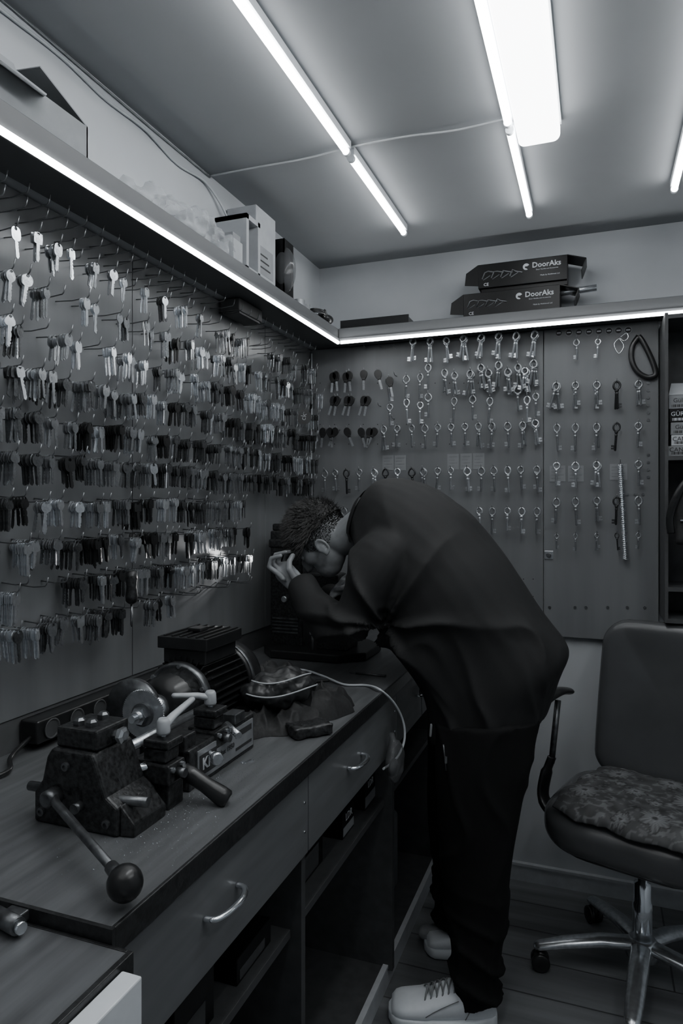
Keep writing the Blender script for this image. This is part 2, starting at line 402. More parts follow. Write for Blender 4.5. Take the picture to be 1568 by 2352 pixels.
for x,y in ((893,868),(933,864),(965,860),(983,838),(1020,850),(1043,856),(1080,852),(1103,838),(1120,850),(1145,832),(1165,848),(1188,838),(1206,846),(1226,828)): lever(x,y,(3 if x>1070 else 2) if x>1000 else 1,'kb' if x<1060 else rm(),0,'second')
for x,y in ((895,930),(933,918),(965,925),(983,905),(1043,915),(1085,910),(1125,915),(1188,888),(1210,912),(1230,905)): lever(x,y,1,rm(),0,'third')
for x in (880,912,945,975,1005,1035,1067,1098,1130,1165,1200): lever(x,980-(x-880)*.03,1 if x%2 else 2,rm(),0,'fourth')
lever(1228,966,3,'kn',0,'fourth')
for x in (745,768,795,825,858,885,912,945,970,1005,1035,1072,1105,1133,1165,1195,1232): lever(x,1081-(x-745)*.018,1 if x%2 else 2,'kd' if x in(885,945,795) else rm(),0,'fifth')
for x in (790,825,1100,1130,1165,1198,1233): lever(x,1168,1,rm(),0,'sixth')
for j,(y,rw) in enumerate(((880,'second'),(976,'third'),(1064,'fourth'),(1146,'fifth'),(1228,'bottom'))):
    for x in (1278,1321,1370,1416,1466):
        if j==2 and x==1416: continue
        n=4 if (j==0 and x==1278) else (2 if j==0 or x==1370 else 1)
        lever(x,y-(x-1278)*.02,n,'kn' if (j==2 and x<1380) else ('kd' if x==1416 else 'kb'),1,rw,1.0 if j<4 else .62)
for x in (1323,1373): lever(x,780,1,'kn' if x==1373 else 'kb',1,'top',.8)
for x,y in ((800,795),(835,795),(870,795),(905,795),(730,795),(800,860),(905,860),(868,930),(900,960)): hookB(onY(x,y,2.662),0,.04)
for i in (0,1):
    if bh[i].v: tag(build(bh[i],'hook_rows','hook',bB[i]),kind='stuff')
def carkey(px,py,a,label):
    p=onY(px,py,2.655); hookB(p,0)
    m=MB(); m.box((-.0045,-.001,-.078),(.0045,.001,-.03)); m.box((-.001,-.0016,-.07),(.0015,.0016,-.03))
    o=build(m,'car_key','lb',None,local=True); o.location=p; o.rotation_euler=(0,a,0)
    h=MB(); sc=[]
    for y in (-.004,.004):
        sc.append([V((.0155*math.cos(t)*(1+.2*math.sin(t)) ,y,-.016+.021*math.sin(t))) for t in [2*PI*i/16 for i in range(16)]])
    h.loft(sc,sm=False); h.box((-.007,-.005,-.038),(.007,.005,-.030))
    build(h,'key_head','kh',o,local=True,bevel=.0015)
    tag(o,label,'key','black-headed vehicle keys, '+label.split(' in the ')[-1])
for x in (765,795): 
    for d in (0,6): carkey(x+d,858-d*.5,.1-d*.03,'black-headed vehicle key in the upper left hooks of end board')
for x,a in ((835,.0),(866,-.25)): carkey(x,852,a,'black-headed vehicle key in the upper left hooks of end board')
carkey(893,868,-.2,'black-headed vehicle key in the upper left hooks of end board')
for x in (768,800,838):
    for d in (0,7): carkey(x+d,912,.35-d*.02,'tilted black vehicle key in the three-key row below the upper ones')
for x in (742,757,772,795,828,850,862): carkey(x,985,random.uniform(-.4,.5),'black vehicle key in the middle left hooks of end board')
SL=['first paper label left of centre on the wide end board','second paper label left of centre on the wide end board','paper label above the bent back, first of three','paper label above the bent back, middle of three','paper label above the bent back, last of three','paper label behind the first bright key of the narrow board','paper label behind the second bright key of the narrow board','paper label beside the coil spring on the narrow board']
for i,(x0,x1,y0,y1,bi) in enumerate(((878,904,1046,1080,0),(906,932,1046,1080,0),(1027,1053,1043,1078,0),(1057,1083,1042,1078,0),(1086,1112,1041,1077,0),(1262,1298,1070,1106,1),(1304,1340,1070,1106,1),(1400,1440,1066,1102,1))):
    Y=2.699 if bi==0 else 2.697
    a=onY(x0,y0,Y);b=onY(x1,y1,Y); m=MB().box((a.x,Y-.0006,b.z),(b.x,Y,a.z))
    st=tag(build(m,'paper_label','sticker'),SL[i],'label')
    mm=MB()
    for k in range(4):
        z=a.z-(a.z-b.z)*(k+1)/5; mm.box((a.x+.006,Y-.001,z),(b.x-.006-.01*(k%2),Y-.0006,z+.0011))
    build(mm,'print_lines','dsteel',st)
for i,x in enumerate((1283,1306,1329,1352,1375,1398,1420,1442)):
    p=onY(x,765-(i*1.0),2.697); 
    b=tag(build(MB().lathe([(.0135,0),(.0135,.001)],p,(0,-1,0),20),'round_badge','sticker' if i%2 else 'hook',flat=True),
      'small round sticker badge, %s along the top of the narrow end board'%['first','second','third','fourth','fifth','sixth','seventh','eighth'][i],'badge')
    build(MB().lathe([(.0105,0),(.0105,.0004)],p+V((0,-.001,0)),(0,-1,0),20),'ring_print','dmark',b,flat=True)
    build(MB().box((p.x-.007,2.6950,p.z-.002),(p.x+.007,2.6957,p.z+.002)),'band_print','mark',b)
for bi,cols,rows in ((1,(1488,),(880,897,914,931,948,965,1045,1062,1079,1096)),(1,(1440,1458,1476),(1136,)),(1,(1262,1320,1345,1395,1440,1480),(1395,))):
    for x in cols:
        for y in rows: build(MB().lathe([(.0055,0),(.0055,.003)],onY(x,y,2.6985),(0,-1,0),12),'plug','dsteel',bB[bi],flat=True)
m=MB()
for y in (1330,1370,1400):
    for x in range(1070,1245,22): m.lathe([(.0022,0),(.0022,.001)],onY(x,y,2.7003),(0,-1,0),8)
for y in (880,975,1020):
    for x in range(735,1240,33): m.lathe([(.0022,0),(.0022,.001)],onY(x,y,2.7003),(0,-1,0),8)
tag(build(m,'peg_holes','blkm',bB[0],flat=True),kind='stuff')
p=onY(1424,1066,2.665); q=onY(1436,1285,2.675)
pts=[]
for i in range(50*8+1):
    t=i/(50*8); c=p.lerp(q,t); a=2*PI*i/8; pts.append(c+V((.0085*math.cos(a),.0085*math.sin(a),0)))
tag(build(MB().tube(pts,.0026,5),'coil_spring','chrome'),'long coiled metal spring hanging down the narrow end board','spring'); hookB(onY(1424,1062,2.67),1)
pts=smooth([onY(x,y,2.685) for x,y in ((1466,772),(1452,795),(1450,825),(1462,852),(1485,866),(1504,862),(1503,845),(1490,812),(1474,782),(1466,772))],5)
tag(build(MB().tube(pts,.006,8,fl=1.6),'looped_strap','blk'),'dark looped strap hanging at top right of the narrow end board','strap')
pts=smooth([onY(x,y,2.675) for x,y in ((1424,775),(1410,790),(1420,812),(1432,795),(1420,775),(1432,783),(1442,775),(1438,765),(1424,775))],5)
tag(build(MB().tube(pts,.002,6),'key_ring','kn'),'wire key ring with loop on top hooks of narrow end board','key ring')
p=onY(1260,1275,2.697); lt=root('cam_lock',p,'small square lock plate low on the narrow end board','lock')
build(MB().cbox(p,(.032,.004,.032)),'plate','steel',lt,bevel=.001); build(MB().lathe([(.009,0),(.009,.006),(.007,.008)],p+V((0,-.002,0)),(0,-1,0),16),'barrel','dsteel',lt)
p=onX(697,958,-1.07); t=root('round_tag',p,'black oval tag with white letters hanging by the corner','tag')
build(MB().lathe([(.026,0),(.03,.001),(.03,.003)],p,(.45,-.9,0),24),'disc','blk',t,flat=True)
text('ck',.03,p+V((.003,-.006,0)),t,rz=R(25),roll=R(80),mat='plate')
p=onX(302,1310,-1.04); t=root('screwdriver',p,'screwdriver with dark fluted handle hanging low on side key board','screwdriver')
build(MB().lathe([(.004,.0),(.013,-.003),(.0145,-.02),(.012,-.04),(.015,-.06),(.013,-.075),(.006,-.08)],p,(0,0,1),10),'handle','cast',t)
build(MB().lathe([(.003,-.08),(.003,-.13),(.001,-.135)],p,(0,0,1),8),'shaft','dsteel',t)
t=root('power_adapter',(-1.11,1.98,2.07),'dark grey adapter box fixed below the side shelf','adapter')
build(MB().box((-1.14,1.93,2.075),(-1.07,2.09,2.116)),'case','carc',t,bevel=.003); build(MB().box((-1.135,1.94,2.069),(-1.075,2.08,2.075)),'cover','carc',t)
# ================= THINGS ON THE SIDE SHELF
ZS=2.1645
t=root('open_carton',(-1.05,.98,ZS),'open grey cardboard carton with raised flaps at near end of side shelf','box')
y0,y1,x0,x1=.78,1.15,-1.115,-.995; T=.004
m=MB().box((x0,y0,ZS),(x1,y1,ZS+T)).box((x1-T,y0,ZS),(x1,y1,ZS+.075)).box((x0,y0,ZS),(x0+T,y1,ZS+.075)).box((x0,y0,ZS),(x1,y0+T,ZS+.075)).box((x0,y1-T,ZS),(x1,y1,ZS+.075))
build(m,'body','card',t)
def sheet(pts,th=.003):
    a,b,c,d=[V(p) for p in pts]; n=(b-a).cross(d-a).normalized()*th
    return MB().prism([a,b,c,d],n)
build(sheet([(x0+.004,y0,ZS+.075),(x0+.004,y1-.02,ZS+.075),(x0+.02,y1-.10,ZS+.17),(x0+.02,y0,ZS+.17)]),'flap','card2',t)
build(sheet([(x1,y0,ZS+.075),(x1,y1-.12,ZS+.075),(x1+.045,y1-.16,ZS+.045),(x1+.045,y0,ZS+.05)]),'flap','card2',t)
build(sheet([(x0,y1,ZS+.076),(x1,y1,ZS+.076),(x1,y1-.13,ZS+.125),(x0+.02,y1-.13,ZS+.135)]),'flap','card',t)
m=MB().tube([(-1.04,1.33,ZS+.035),(-1.03,1.42,ZS+.04),(-1.04,1.55,ZS+.055),(-1.03,1.68,ZS+.045),(-1.03,1.80,ZS+.035),(-1.03,1.86,ZS+.02)],[.015,.03,.045,.045,.035,.02],20,True,fl=.85)
m=fuse(m,.007,1,lambda p:.022*noise.fractal(p*26,1,2,4)); tag(build(m,'plastic_bag','bag'),'crumpled clear plastic bag lying on the side shelf','bag')
t=root('white_carton',(-1.05,1.96,ZS),'tall pale square carton on the side shelf near the ceiling','box')
build(MB().box((-1.115,1.93,ZS),(-1.01,2.07,ZS+.24)),'body','card2',t,bevel=.002); build(MB().box((-1.0105,1.95,ZS+.03),(-1.0095,2.05,ZS+.12)),'print_panel','card',t)
for k in range(3): build(MB().box((-1.0097,1.96,ZS+.05+.02*k),(-1.009,2.03-.01*k,ZS+.055+.02*k)),'print_line','dmark',t)
t=root('picture_frame_box',(-1.05,1.86,ZS),'pale open-fronted frame leaning before the tall carton','frame')
m=MB()
for a,b in (((-1.10,1.83,ZS),(-.99,1.845,ZS+.17)),((-1.10,1.905,ZS),(-.99,1.92,ZS+.17)),((-1.10,1.83,ZS+.155),(-.99,1.92,ZS+.17)),((-1.10,1.83,ZS),(-.99,1.92,ZS+.012))): m.box(a,b)
build(m,'frame','card2',t); build(MB().box((-1.10,1.845,ZS+.012),(-1.095,1.905,ZS+.155)),'back_panel','walldark',t)
t=root('blister_pack',(-1.0,2.12,ZS),'dark clear-fronted blister pack beside the tall carton','package')
build(MB().box((-1.06,2.095,ZS),(-.99,2.10,ZS+.19)).box((-.995,2.095,ZS),(-.99,2.17,ZS+.19)),'card','dbox',t); build(fuse(MB().blob((-1.0,2.12,ZS+.09),(.04,.035,.08)),.006,1),'blister','guard',t)
t=root('small_white_box',(-1.02,1.77,ZS),'small pale box between the plastic bag and the frame','box')
build(MB().box((-1.08,1.76,ZS),(-.995,1.815,ZS+.07)),'body','card2',t,bevel=.001); build(MB().box((-1.07,1.765,ZS+.07),(-1.0,1.81,ZS+.09)),'lid','card',t)
for k,(y,r) in enumerate(((2.25,.022),(2.31,.017))):
    t=root('tape_roll',(-1.0,y,ZS),['larger grey tape roll lying on the side shelf','smaller grey tape roll lying on the side shelf'][k],'tape roll')
    build(MB().lathe([(r*.6,0),(r,0),(r,.024),(r*.6,.024)],(-1.005,y,ZS),(0,0,1),24),'tape',['plate','card'][k],t,flat=True); build(MB().lathe([(r*.5,0.001),(r*.6,0.001),(r*.6,.025),(r*.5,.025)],(-1.005,y,ZS),(0,0,1),24),'core','card2',t,flat=True)
p=V((-1.0,2.40,ZS)); pts=[p+V((.03*math.cos(a)*(1+.1*math.sin(a*.3)),.04*math.sin(a),.008+.012*i/40)) for i,a in enumerate([k*.35 for k in range(60)])]
tag(build(MB().tube(pts,.0035,6),'coiled_cable','blk'),'small coil of black cable on the side shelf','cable')
tag(build(fuse(MB().blob((-1.0,2.5,ZS+.018),(.03,.035,.02)).tube([(-.99,2.49,ZS+.02),(-.985,2.45,ZS+.04)],.006,8,True),.004,2),'rubber_plug','blk'),'small black rubber plug in the shelf corner','plug')
t=root('plastic_tray',(-.84,2.65,ZS),'low black slotted tray on the end shelf by the corner','tray')
m=MB()
for i in range(9): m.box((-.97+i*.034,2.60,ZS+.004),(-.966+i*.034,2.71,ZS+.03))
m.box((-.975,2.595,ZS),(-.69,2.60,ZS+.035)).box((-.975,2.71,ZS),(-.69,2.715,ZS+.035)); m.box((-.975,2.6,ZS),(-.69,2.71,ZS+.004))
build(m,'body','blk',t)
tag(build(MB().tube([(-.21,2.66,ZS+.07),(.0,2.64,ZS+.075)],.012,14),'metal_rod','steel'),'short round metal rod sticking out behind the printed cartons','rod')
def carton(x0,x1,z0,z1,y0,y1,label,fl):
    t=root('printed_carton',((x0+x1)/2,(y0+y1)/2,z0),label,'box')
    build(MB().box((x0,y0,z0),(x1,y1,z1)),'body','dbox',t,bevel=.0015)
    build(sheet([(x1,y0,z1),(x1,y1,z1),(x1+.065,y1,z1-.02),(x1+.065,y0,z1-.02)]),'flap','dbox',t)
    build(sheet([(x1+.066,y0,z1-.022),(x1+.066,y1,z1-.022),(x1+.05,y1,z1-.065),(x1+.05,y0,z1-.065)]),'flap','dbox',t)
    build(MB().prism([(x0,y0,z1),(x0-.045,y0-.005,z1-.03),(x0-.05,y0-.005,z0+.015),(x0,y0,z0+.01)],(0,.002,0)),'flap','dbox',t)
    text('DoorAks',.027,(x1-.072,y0-.0012,z1-.026),t,bold=.0005)
    text('Door Handles and Accessories',.0062,(x1-.07,y0-.0012,z1-.043),t)
    text('Made by Akdökmek Ltd',.007,(x1-.06,y0-.0012,z1-.065),t)
    m=MB(); cx=x1-.144; cz=z1-.028
    m.prism([V((cx+.012*math.cos(a),y0-.0012,cz+.012*math.sin(a))) for a in [PI*.15+k*PI*1.5/12 for k in range(13)]]+[V((cx-.001+.004*math.cos(a),y0-.0012,cz-.002+.004*math.sin(a))) for a in [PI*1.6-k*PI*1.4/8 for k in range(9)]],(0,.0008,0))
    build(m,'emblem','mark',t)
    text('CE',.016,(x0+.03,y0-.0012,z0+.012),t)
    m=MB()
    for k in range(4):
        a=x0+.015+k*.034; m.tube([(a,y0-.0005,z0+.035),(a+.010,y0-.0005,z0+.058),(a+.022,y0-.0005,z0+.062-.004*k),(a+.045,y0-.0005,z0+.056-.004*k)],.0022,6); m.tube([(a+.004,y0-.0005,z0+.03),(a+.03,y0-.0005,z0+.045)],.0014,6)
    build(m,'handle_print','hook',t)
carton(-.475,-.125,ZS,ZS+.088,2.595,2.70,'lower of two black printed cartons stacked on the end shelf',1)
carton(-.42,-.10,ZS+.105,ZS+.195,2.60,2.70,'upper of two black printed cartons stacked on the end shelf',1)
tag(build(MB().box((-.41,2.61,ZS+.0885),(-.10,2.7,ZS+.1045)),'flattened_carton','dbox',bevel=.001),'thin flattened dark carton between the two printed cartons','box')
# ================= WORKBENCH
ZB=.93; XF=-.555
t=root('worktop',(-.86,1.7,.9),'long dark grey laminate worktop along the side wall','worktop')
build(MB().box((XL+.001,.69,.902),(XF-.006,YB-.003,ZB)),'slab','bench',t); build(MB().box((XF-.006,.69,.894),(XF,YB-.003,ZB+.0005)),'edge_band','edge',t,bevel=.0015)
build(MB().box((XL+.001,.684,.894),(XF,.69,ZB+.0005)),'edge_band','edge',t)
tag(build(MB().box((XL+.001,.69,.93),(XL+.012,YB-.005,1.0)),'back_strip','walldark'),'dark upright strip between worktop and side key board','panel')
cab=root('workbench_cabinet',(-.86,1.7,0),'long dark cabinet under the worktop with three drawers and open bays','cabinet')
m=MB().box((XL+.001,.69,0),(XL+.012,YB-.005,.9))
for y in (.69,1.30,1.975,2.65): m.box((XL+.012,y,.05),(-.575,y+.02,.9))
build(m,'carcass','carc',cab)
build(MB().box((XL+.012,.69,.545),(-.60,YB-.005,.563)),'shelf','carc',cab,bevel=.001)
build(MB().box((XL+.012,.69,.0),(-.605,YB-.005,.06)),'base_board','carc',cab)
for y0,y1 in ((.695,1.305),(1.309,1.972),(1.976,2.64)):
    d=build(MB().box((-.577,y0,.73),(-.562,y1,.892)),'drawer_front','drawer',cab,bevel=.001)
    yc=(y0+y1)/2-.045; z=.818
    pts=smooth([(-.562,yc-.05,z),(-.545,yc-.046,z),(-.535,yc-.02,z),(-.534,yc+.02,z),(-.545,yc+.046,z),(-.562,yc+.05,z)],4)
    build(MB().tube(pts,.0055,10,fl=.8),'handle','chrome',d)
    for dy,z2 in ((-.02,.78),(.02,.84)): build(MB().lathe([(.003,0),(.003,.002)],(-.562,y1-abs(dy),z2),(1,0,0),8),'screw','chrome',d)
t=root('side_desk',(-.85,.2,0),'second dark desk with thick black edge, near corner bottom left','desk')
build(MB().box((XL+.001,-.4,.885),(-.53,.678,.912)),'top','bench',t); build(MB().box((-.53,-.4,.875),(-.522,.683,.913)),'edge_band','edge',t,bevel=.001); build(MB().box((XL+.001,.678,.875),(-.53,.683,.913)),'edge_band','edge',t,bevel=.001)
build(MB().box((XL+.001,-.4,0),(-.545,.67,.875)),'body','drawer',t)
tag(build(MB().box((-.521,.25,.0),(-.493,.66,.905)),'foam_board','white',bevel=.002),'bright white board standing against the front of the near desk','board')
p=onZ(28,2110,.925); t=root('lock_cylinder',(p.x,p.y,.9135),'small dark lock cylinder lying on near desk','lock')
build(MB().tube([p+V((-.03,0,0)),p+V((.02,-.01,0))],.011,14),'barrel','dsteel',t); build(MB().tube([p+V((.02,-.01,0)),p+V((.028,-.0115,0))],.0075,14),'core','chrome',t); build(MB().cbox(p+V((-.005,.012,-.003)),(.03,.02,.014)),'body','dsteel',t,bevel=.002)
# ================= KEY CUTTING MACHINE
mc=root('key_cutting_machine',(-.8,1.15,ZB),'large black key cutting machine with motor, cutter wheel and ball lever on the worktop','machine')
m=MB().prism([(-.868,.875,ZB),(-.70,.875,ZB),(-.70,.875,ZB+.045),(-.722,.875,ZB+.06),(-.742,.875,ZB+.11),(-.75,.875,ZB+.125),(-.832,.875,ZB+.125),(-.842,.875,ZB+.11),(-.852,.875,ZB+.07),(-.868,.875,ZB+.05)],(0,.10,0))
m.box((-.862,.955,ZB),(-.71,1.27,ZB+.035))
build(m,'base_casting','cast',mc,bevel=.006,seg=3)
build(MB().prism([(-.70,.88,ZB),(-.676,.885,ZB),(-.676,.885,ZB+.02),(-.70,.88,ZB+.05)],(0,.085,0)),'side_rib','cast',mc,bevel=.003)
build(MB().box((-.83,.885,ZB+.125),(-.748,.965,ZB+.158)),'top_block','cast',mc,bevel=.004)
for x,y in ((-.775,.905),(-.80,.905),(-.785,.945)):
    build(MB().lathe([(.010,0),(.010,.008),(.006,.012)],(x,y,ZB+.158),(0,0,1),6),'bolt','dsteel',mc,flat=True)
build(MB().lathe([(.008,0),(.008,.01),(.014,.01),(.014,.017),(.008,.02)],(-.748,.93,ZB+.14),(1,0,0),6),'bolt','steel',mc,flat=True)
for x,z in ((-.72,.02),(-.85,.02),(-.80,.10)): build(MB().lathe([(.007,0),(.007,.005),(.0035,.0055),(.0035,.003)],(x,.875,ZB+z),(0,-1,0),12),'socket_screw','dsteel',mc,flat=True)
b=build(MB().box((-.80,1.06,ZB),(-.69,1.31,ZB+.075)),'body_box','cast',mc,bevel=.004)
build(MB().box((-.6899,1.085,ZB+.010),(-.6875,1.30,ZB+.066)),'name_plate','plate',mc)
build(MB().box((-.6875,1.09,ZB+.018),(-.6868,1.15,ZB+.056)),'plate_print','dmark',mc)
build(MB().box((-.6875,1.225,ZB+.02),(-.6868,1.292,ZB+.026)),'plate_print','dmark',mc)
build(MB().box((-.6875,1.225,ZB+.046),(-.6868,1.292,ZB+.058)),'plate_print','dmark',mc)
text('KN',.03,(-.6862,1.12,ZB+.037),mc,face='+X',bold=.0008); text('Max 1950',.015,(-.6862,1.188,ZB+.036),mc,mat='dmark',face='+X')
AX=-.87; AZ=ZB+.092
mob=build(MB().lathe([(.03,1.215),(.06,1.225),(.064,1.29),(.066,1.30),(.066,1.50),(.06,1.51)],(AX,0,AZ),(0,1,0),32),'motor_body','blk',mc)
m=MB()
for k in range(34):
    a=2*PI*k/34
    c=V((AX+.075*math.cos(a),1.385,AZ+.075*math.sin(a))); m.cbox(c,(.026,.15,.0028),Matrix.Rotation(-a,3,'Y'))
build(m,'cooling_fins','blk',mc)
build(MB().lathe([(.084,1.465),(.089,1.47),(.089,1.52),(.082,1.535),(.06,1.545),(.02,1.548)],(AX,0,AZ),(0,1,0),36),'fan_cover','blk',mc)
build(MB().lathe([(.091,1.472),(.093,1.475),(.093,1.482),(.091,1.485)],(AX,0,AZ),(0,1,0),36),'cover_rim','dsteel',mc)
build(MB().lathe([(.075,1.285),(.080,1.29),(.080,1.305),(.075,1.31)],(AX,0,AZ),(0,1,0),32),'end_flange','dsteel',mc)
build(MB().tube([(AX,1.225,AZ),(AX,1.29,AZ)],[.05,.072],28),'bell_housing','cast',mc)
for k in range(6):
    a=2*PI*k/6+.4; build(MB().lathe([(.005,0),(.005,.006)],(AX+.074*math.cos(a),1.285,AZ+.074*math.sin(a)),(0,-1,0),6),'flange_bolt','steel',mc,flat=True)
tb=build(MB().box((-.925,1.315,AZ+.07),(-.815,1.455,AZ+.105)),'terminal_box','blk',mc,bevel=.004)
m=MB().box((-.934,1.305,AZ+.105),(-.805,1.465,AZ+.132)); 
for k in range(6): m.box((-.922+k*.021,1.31,AZ+.132),(-.917+k*.021,1.46,AZ+.136))
m.box((-.89,1.36,AZ+.136),(-.855,1.395,AZ+.144)); build(m,'terminal_lid','blk',tb,bevel=.003)
build(MB().box((-.935,1.30,ZB),(-.805,1.47,ZB+.02)),'motor_foot','cast',mc,bevel=.003)
build(MB().lathe([(.012,1.14),(.012,1.16),(.02,1.165),(.02,1.19),(.03,1.195),(.03,1.22)],(AX,0,AZ),(0,1,0),20),'spindle','steel',mc)
m=MB(); n=72; o=[]
for k in range(n*2):
    a=PI*k/n; r=.051 if k%2 else .0485; o.append(V((AX+r*math.cos(a),1.166,AZ+r*math.sin(a))))
m.prism(o,(0,.004,0)); build(m,'cutter_wheel','steel',mc)
build(MB().lathe([(.018,1.150),(.018,1.166)],(AX,0,AZ),(0,1,0),6).lathe([(.008,1.13),(.008,1.151)],(AX,0,AZ),(0,1,0),12),'wheel_nut','chrome',mc,flat=True)
build(MB().lathe([(.024,1.161),(.024,1.166)],(AX,0,AZ),(0,1,0),28),'wheel_washer','dsteel',mc,flat=True)
build(MB().lathe([(.062,1.205),(.065,1.205),(.065,1.19),(.0,1.19)],(AX-.045,0,AZ-.003),(0,1,0),36),'wheel_guard','dsteel',mc)
build(MB().box((-.79,.985,ZB+.035),(-.70,1.25,ZB+.062)),'carriage','cast',mc,bevel=.004)
build(MB().tube([(-.80,.98,ZB+.078),(-.80,1.26,ZB+.078)],.010,14),'guide_bar','steel',mc)
def clamp(hub,tip):
    hub=V(hub); tip=V(tip); p=hub-V((0,0,.072))
    b=build(MB().cbox(p,(.056,.05,.034)).cbox(p+V((-.004,0,.030)),(.046,.040,.022)).cbox(p+V((0,0,.050)),(.052,.046,.014)).cbox(p+V((-.034,0,.012)),(.018,.03,.012)),'clamp_jaw','cast',mc,bevel=.003)
    build(MB().tube([p+V((0,0,.05)),hub-V((0,0,.006))],.006,12),'clamp_screw','steel',b)
    q=hub-V((0,0,.010)); build(MB().lathe([(.011,0),(.0122,.004),(.0112,.022),(.008,.027)],q,(0,0,1),18),'lever_hub','lever',b)
    d=(tip-hub); build(MB().tube([q+V((0,0,.013)),q+d*.35+V((0,0,.016)),q+d+V((0,0,.014))],[.0098,.0080,.0065],12,True,fl=.75),'lever_arm','lever',b)
    build(MB().tube([p+V((.028,0,0)),p+V((.045,0,0))],.008,12),'side_screw','dsteel',b)
    for s in (-1,1): build(MB().lathe([(.005,0),(.005,.004)],p+V((.028,s*.015,.008)),(1,0,0),8),'set_screw','steel',b,flat=True)
    return b
clamp(onX(375,1672,-.705),onX(440,1612,-.70)); clamp(onX(483,1606,-.715),(-.765,1.125,ZB+.148))
build(MB().tube([(-.90,.90,ZB+.045),(-.72,.90,ZB+.048),(-.665,.905,ZB+.05)],.008,12),'cross_shaft','dsteel',mc)
build(MB().tube([(-.80,.93,ZB+.06),(-.70,1.0,ZB+.075)],.0075,12),'slide_rod','chrome',mc)
build(MB().lathe([(.013,0),(.013,.014),(.009,.017)],(-.79,.935,ZB+.06),(-.8,-.6,-.1),14),'rod_knob','dsteel',mc)
build(MB().tube([(-.71,1.14,ZB+.05),(-.665,1.11,ZB+.05)],.006,12),'adjuster_shaft','steel',mc)
build(MB().lathe([(.012,0),(.012,.010),(.009,.012)],(-.665,1.11,ZB+.05),(.6,-.5,0),20),'adjuster_knob','steel',mc)
g0=onX(418,1765,-.68); g1=onX(523,1838,-.60)
d=(g1-g0).normalized(); L=(g1-g0).length
build(MB().lathe([(.007,-.04),(.007,0),(.0125,.002),(.0145,.02),(.0135,L*.5),(.0165,L*.85),(.0165,L-.003),(.0135,L)],g0,d,22),'grip_handle','blk',mc)
build(MB().lathe([(.0125,L),(.0125,L+.001)],g0,d,20),'grip_cap','dsteel',mc)
build(MB().lathe([(.014,0),(.014,.022),(.010,.026)],onY(130,1825,.875),(0,-1,0),18),'knob','dsteel',mc); build(MB().lathe([(.008,0),(.008,.016)],onY(185,1850,.875),(0,-1,0),14),'stud','dsteel',mc)
a=V((-.80,.852,ZB+.05)); c=V((-.572,.73,ZB+.031))
lv=build(MB().tube([V((-.83,.875,ZB+.055)),a,a.lerp(c,.5),c],[.009,.0070,.0066,.006],12),'feed_lever','dsteel',mc)
build(MB().blob(c,(.0235,.0235,.0235)),'ball_knob','blk',lv)
build(MB().lathe([(.009,0),(.010,.025),(.008,.028)],c-(c-a).normalized()*.045,(c-a),14),'ferrule','dsteel',lv)
build(MB().cbox((-.70,1.24,ZB+.085),(.03,.04,.02)),'tracer_block','dsteel',mc,bevel=.002); build(MB().tube([(-.70,1.21,ZB+.078),(-.655,1.18,ZB+.070)],.007,10),'tracer','steel',mc)
build(MB().box((-.712,.985,ZB+.0),(-.682,1.03,ZB+.06)),'stop_block','cast',mc,bevel=.003)
build(MB().box((-.735,1.06,ZB+.062),(-.70,1.10,ZB+.10)),'stop_block','cast',mc,bevel=.003)
m=MB()
for k in range(3600):
    x=random.gauss(-.69,.06);y=random.gauss(1.0,.13)
    if not(-.86<x<-.565 and .72<y<1.35): continue
    s=random.uniform(.0005,.0016); m.add([(x,y,ZB),(x+s,y,ZB),(x,y+s,ZB),(x,y,ZB+s)],[(0,1,3),(1,2,3),(2,0,3)])
tag(build(m,'metal_filings','kn'),'tiny metal filings scattered around the key cutting machine','filings',kind='stuff')
t=root('power_strip',(-1.11,1.35,ZB),'dark multi-socket power strip behind the key cutting machine','power strip')
build(MB().box((-1.15,1.12,ZB+.015),(-1.10,1.62,ZB+.065)),'body','blk',t,bevel=.006,seg=3)
for k in range(6): 
    build(MB().lathe([(.021,0),(.022,.003),(.019,.003),(.018,.001)],(-1.10,1.16+k*.075,ZB+.04),(1,0,0),20),'socket','carc',t)
build(MB().tube(smooth([(-1.12,1.12,ZB+.03),(-1.10,1.05,ZB+.015),(-1.06,1.0,ZB+.008),(-1.09,.9,ZB+.008)]),.005,8),'cord','blk',t)
def heap(c,rx,ry,h,seed,nm,mat,label,cat,rz=0):
    n=90; vs=[];fs=[]
    def rg(x,y,z,e): return max(0,1-abs(noise.noise(V((x,y,z))))*2.0)**e
    for i in range(n+1):
        for j in range(n+1):
            u=i/n*2-1;v=j/n*2-1; a=math.sqrt(1-v*v/2)*u;b=math.sqrt(1-u*u/2)*v
            r=math.hypot(a,b); ang=math.atan2(b,a); k=1+.22*noise.noise(V((math.cos(ang)*1.7,math.sin(ang)*1.7,seed)))+.05*math.sin(ang*7+seed)
            x=a*rx*k;y=b*ry*k
            w=noise.noise(V((x*9,y*9,seed)))
            z=max(0,1-r**4)*(h*(.45+.35*rg(x*11+w*.8,y*6,seed,3)+.2*rg(x*9,y*15+w,seed+8,2.5))+.014*rg(x*26+y*12,y*16-x*10,seed+4,2.5))+.001
            X=x*math.cos(rz)-y*math.sin(rz);Y=x*math.sin(rz)+y*math.cos(rz)
            vs.append((c[0]+X,c[1]+Y,c[2]+max(z,.001)))
    for i in range(n):
        for j in range(n):
            a=i*(n+1)+j; fs.append((a,a+n+1,a+n+2,a+1))
    return tag(build(MB().add(vs,fs,True),nm,mat),label,cat)
c=onZ(640,1660,ZB); heap((c.x-.01,c.y,ZB),.10,.14,.05,3,'cloth','cloth','rumpled black cloth lying on the worktop beside the machine','cloth',-.5)
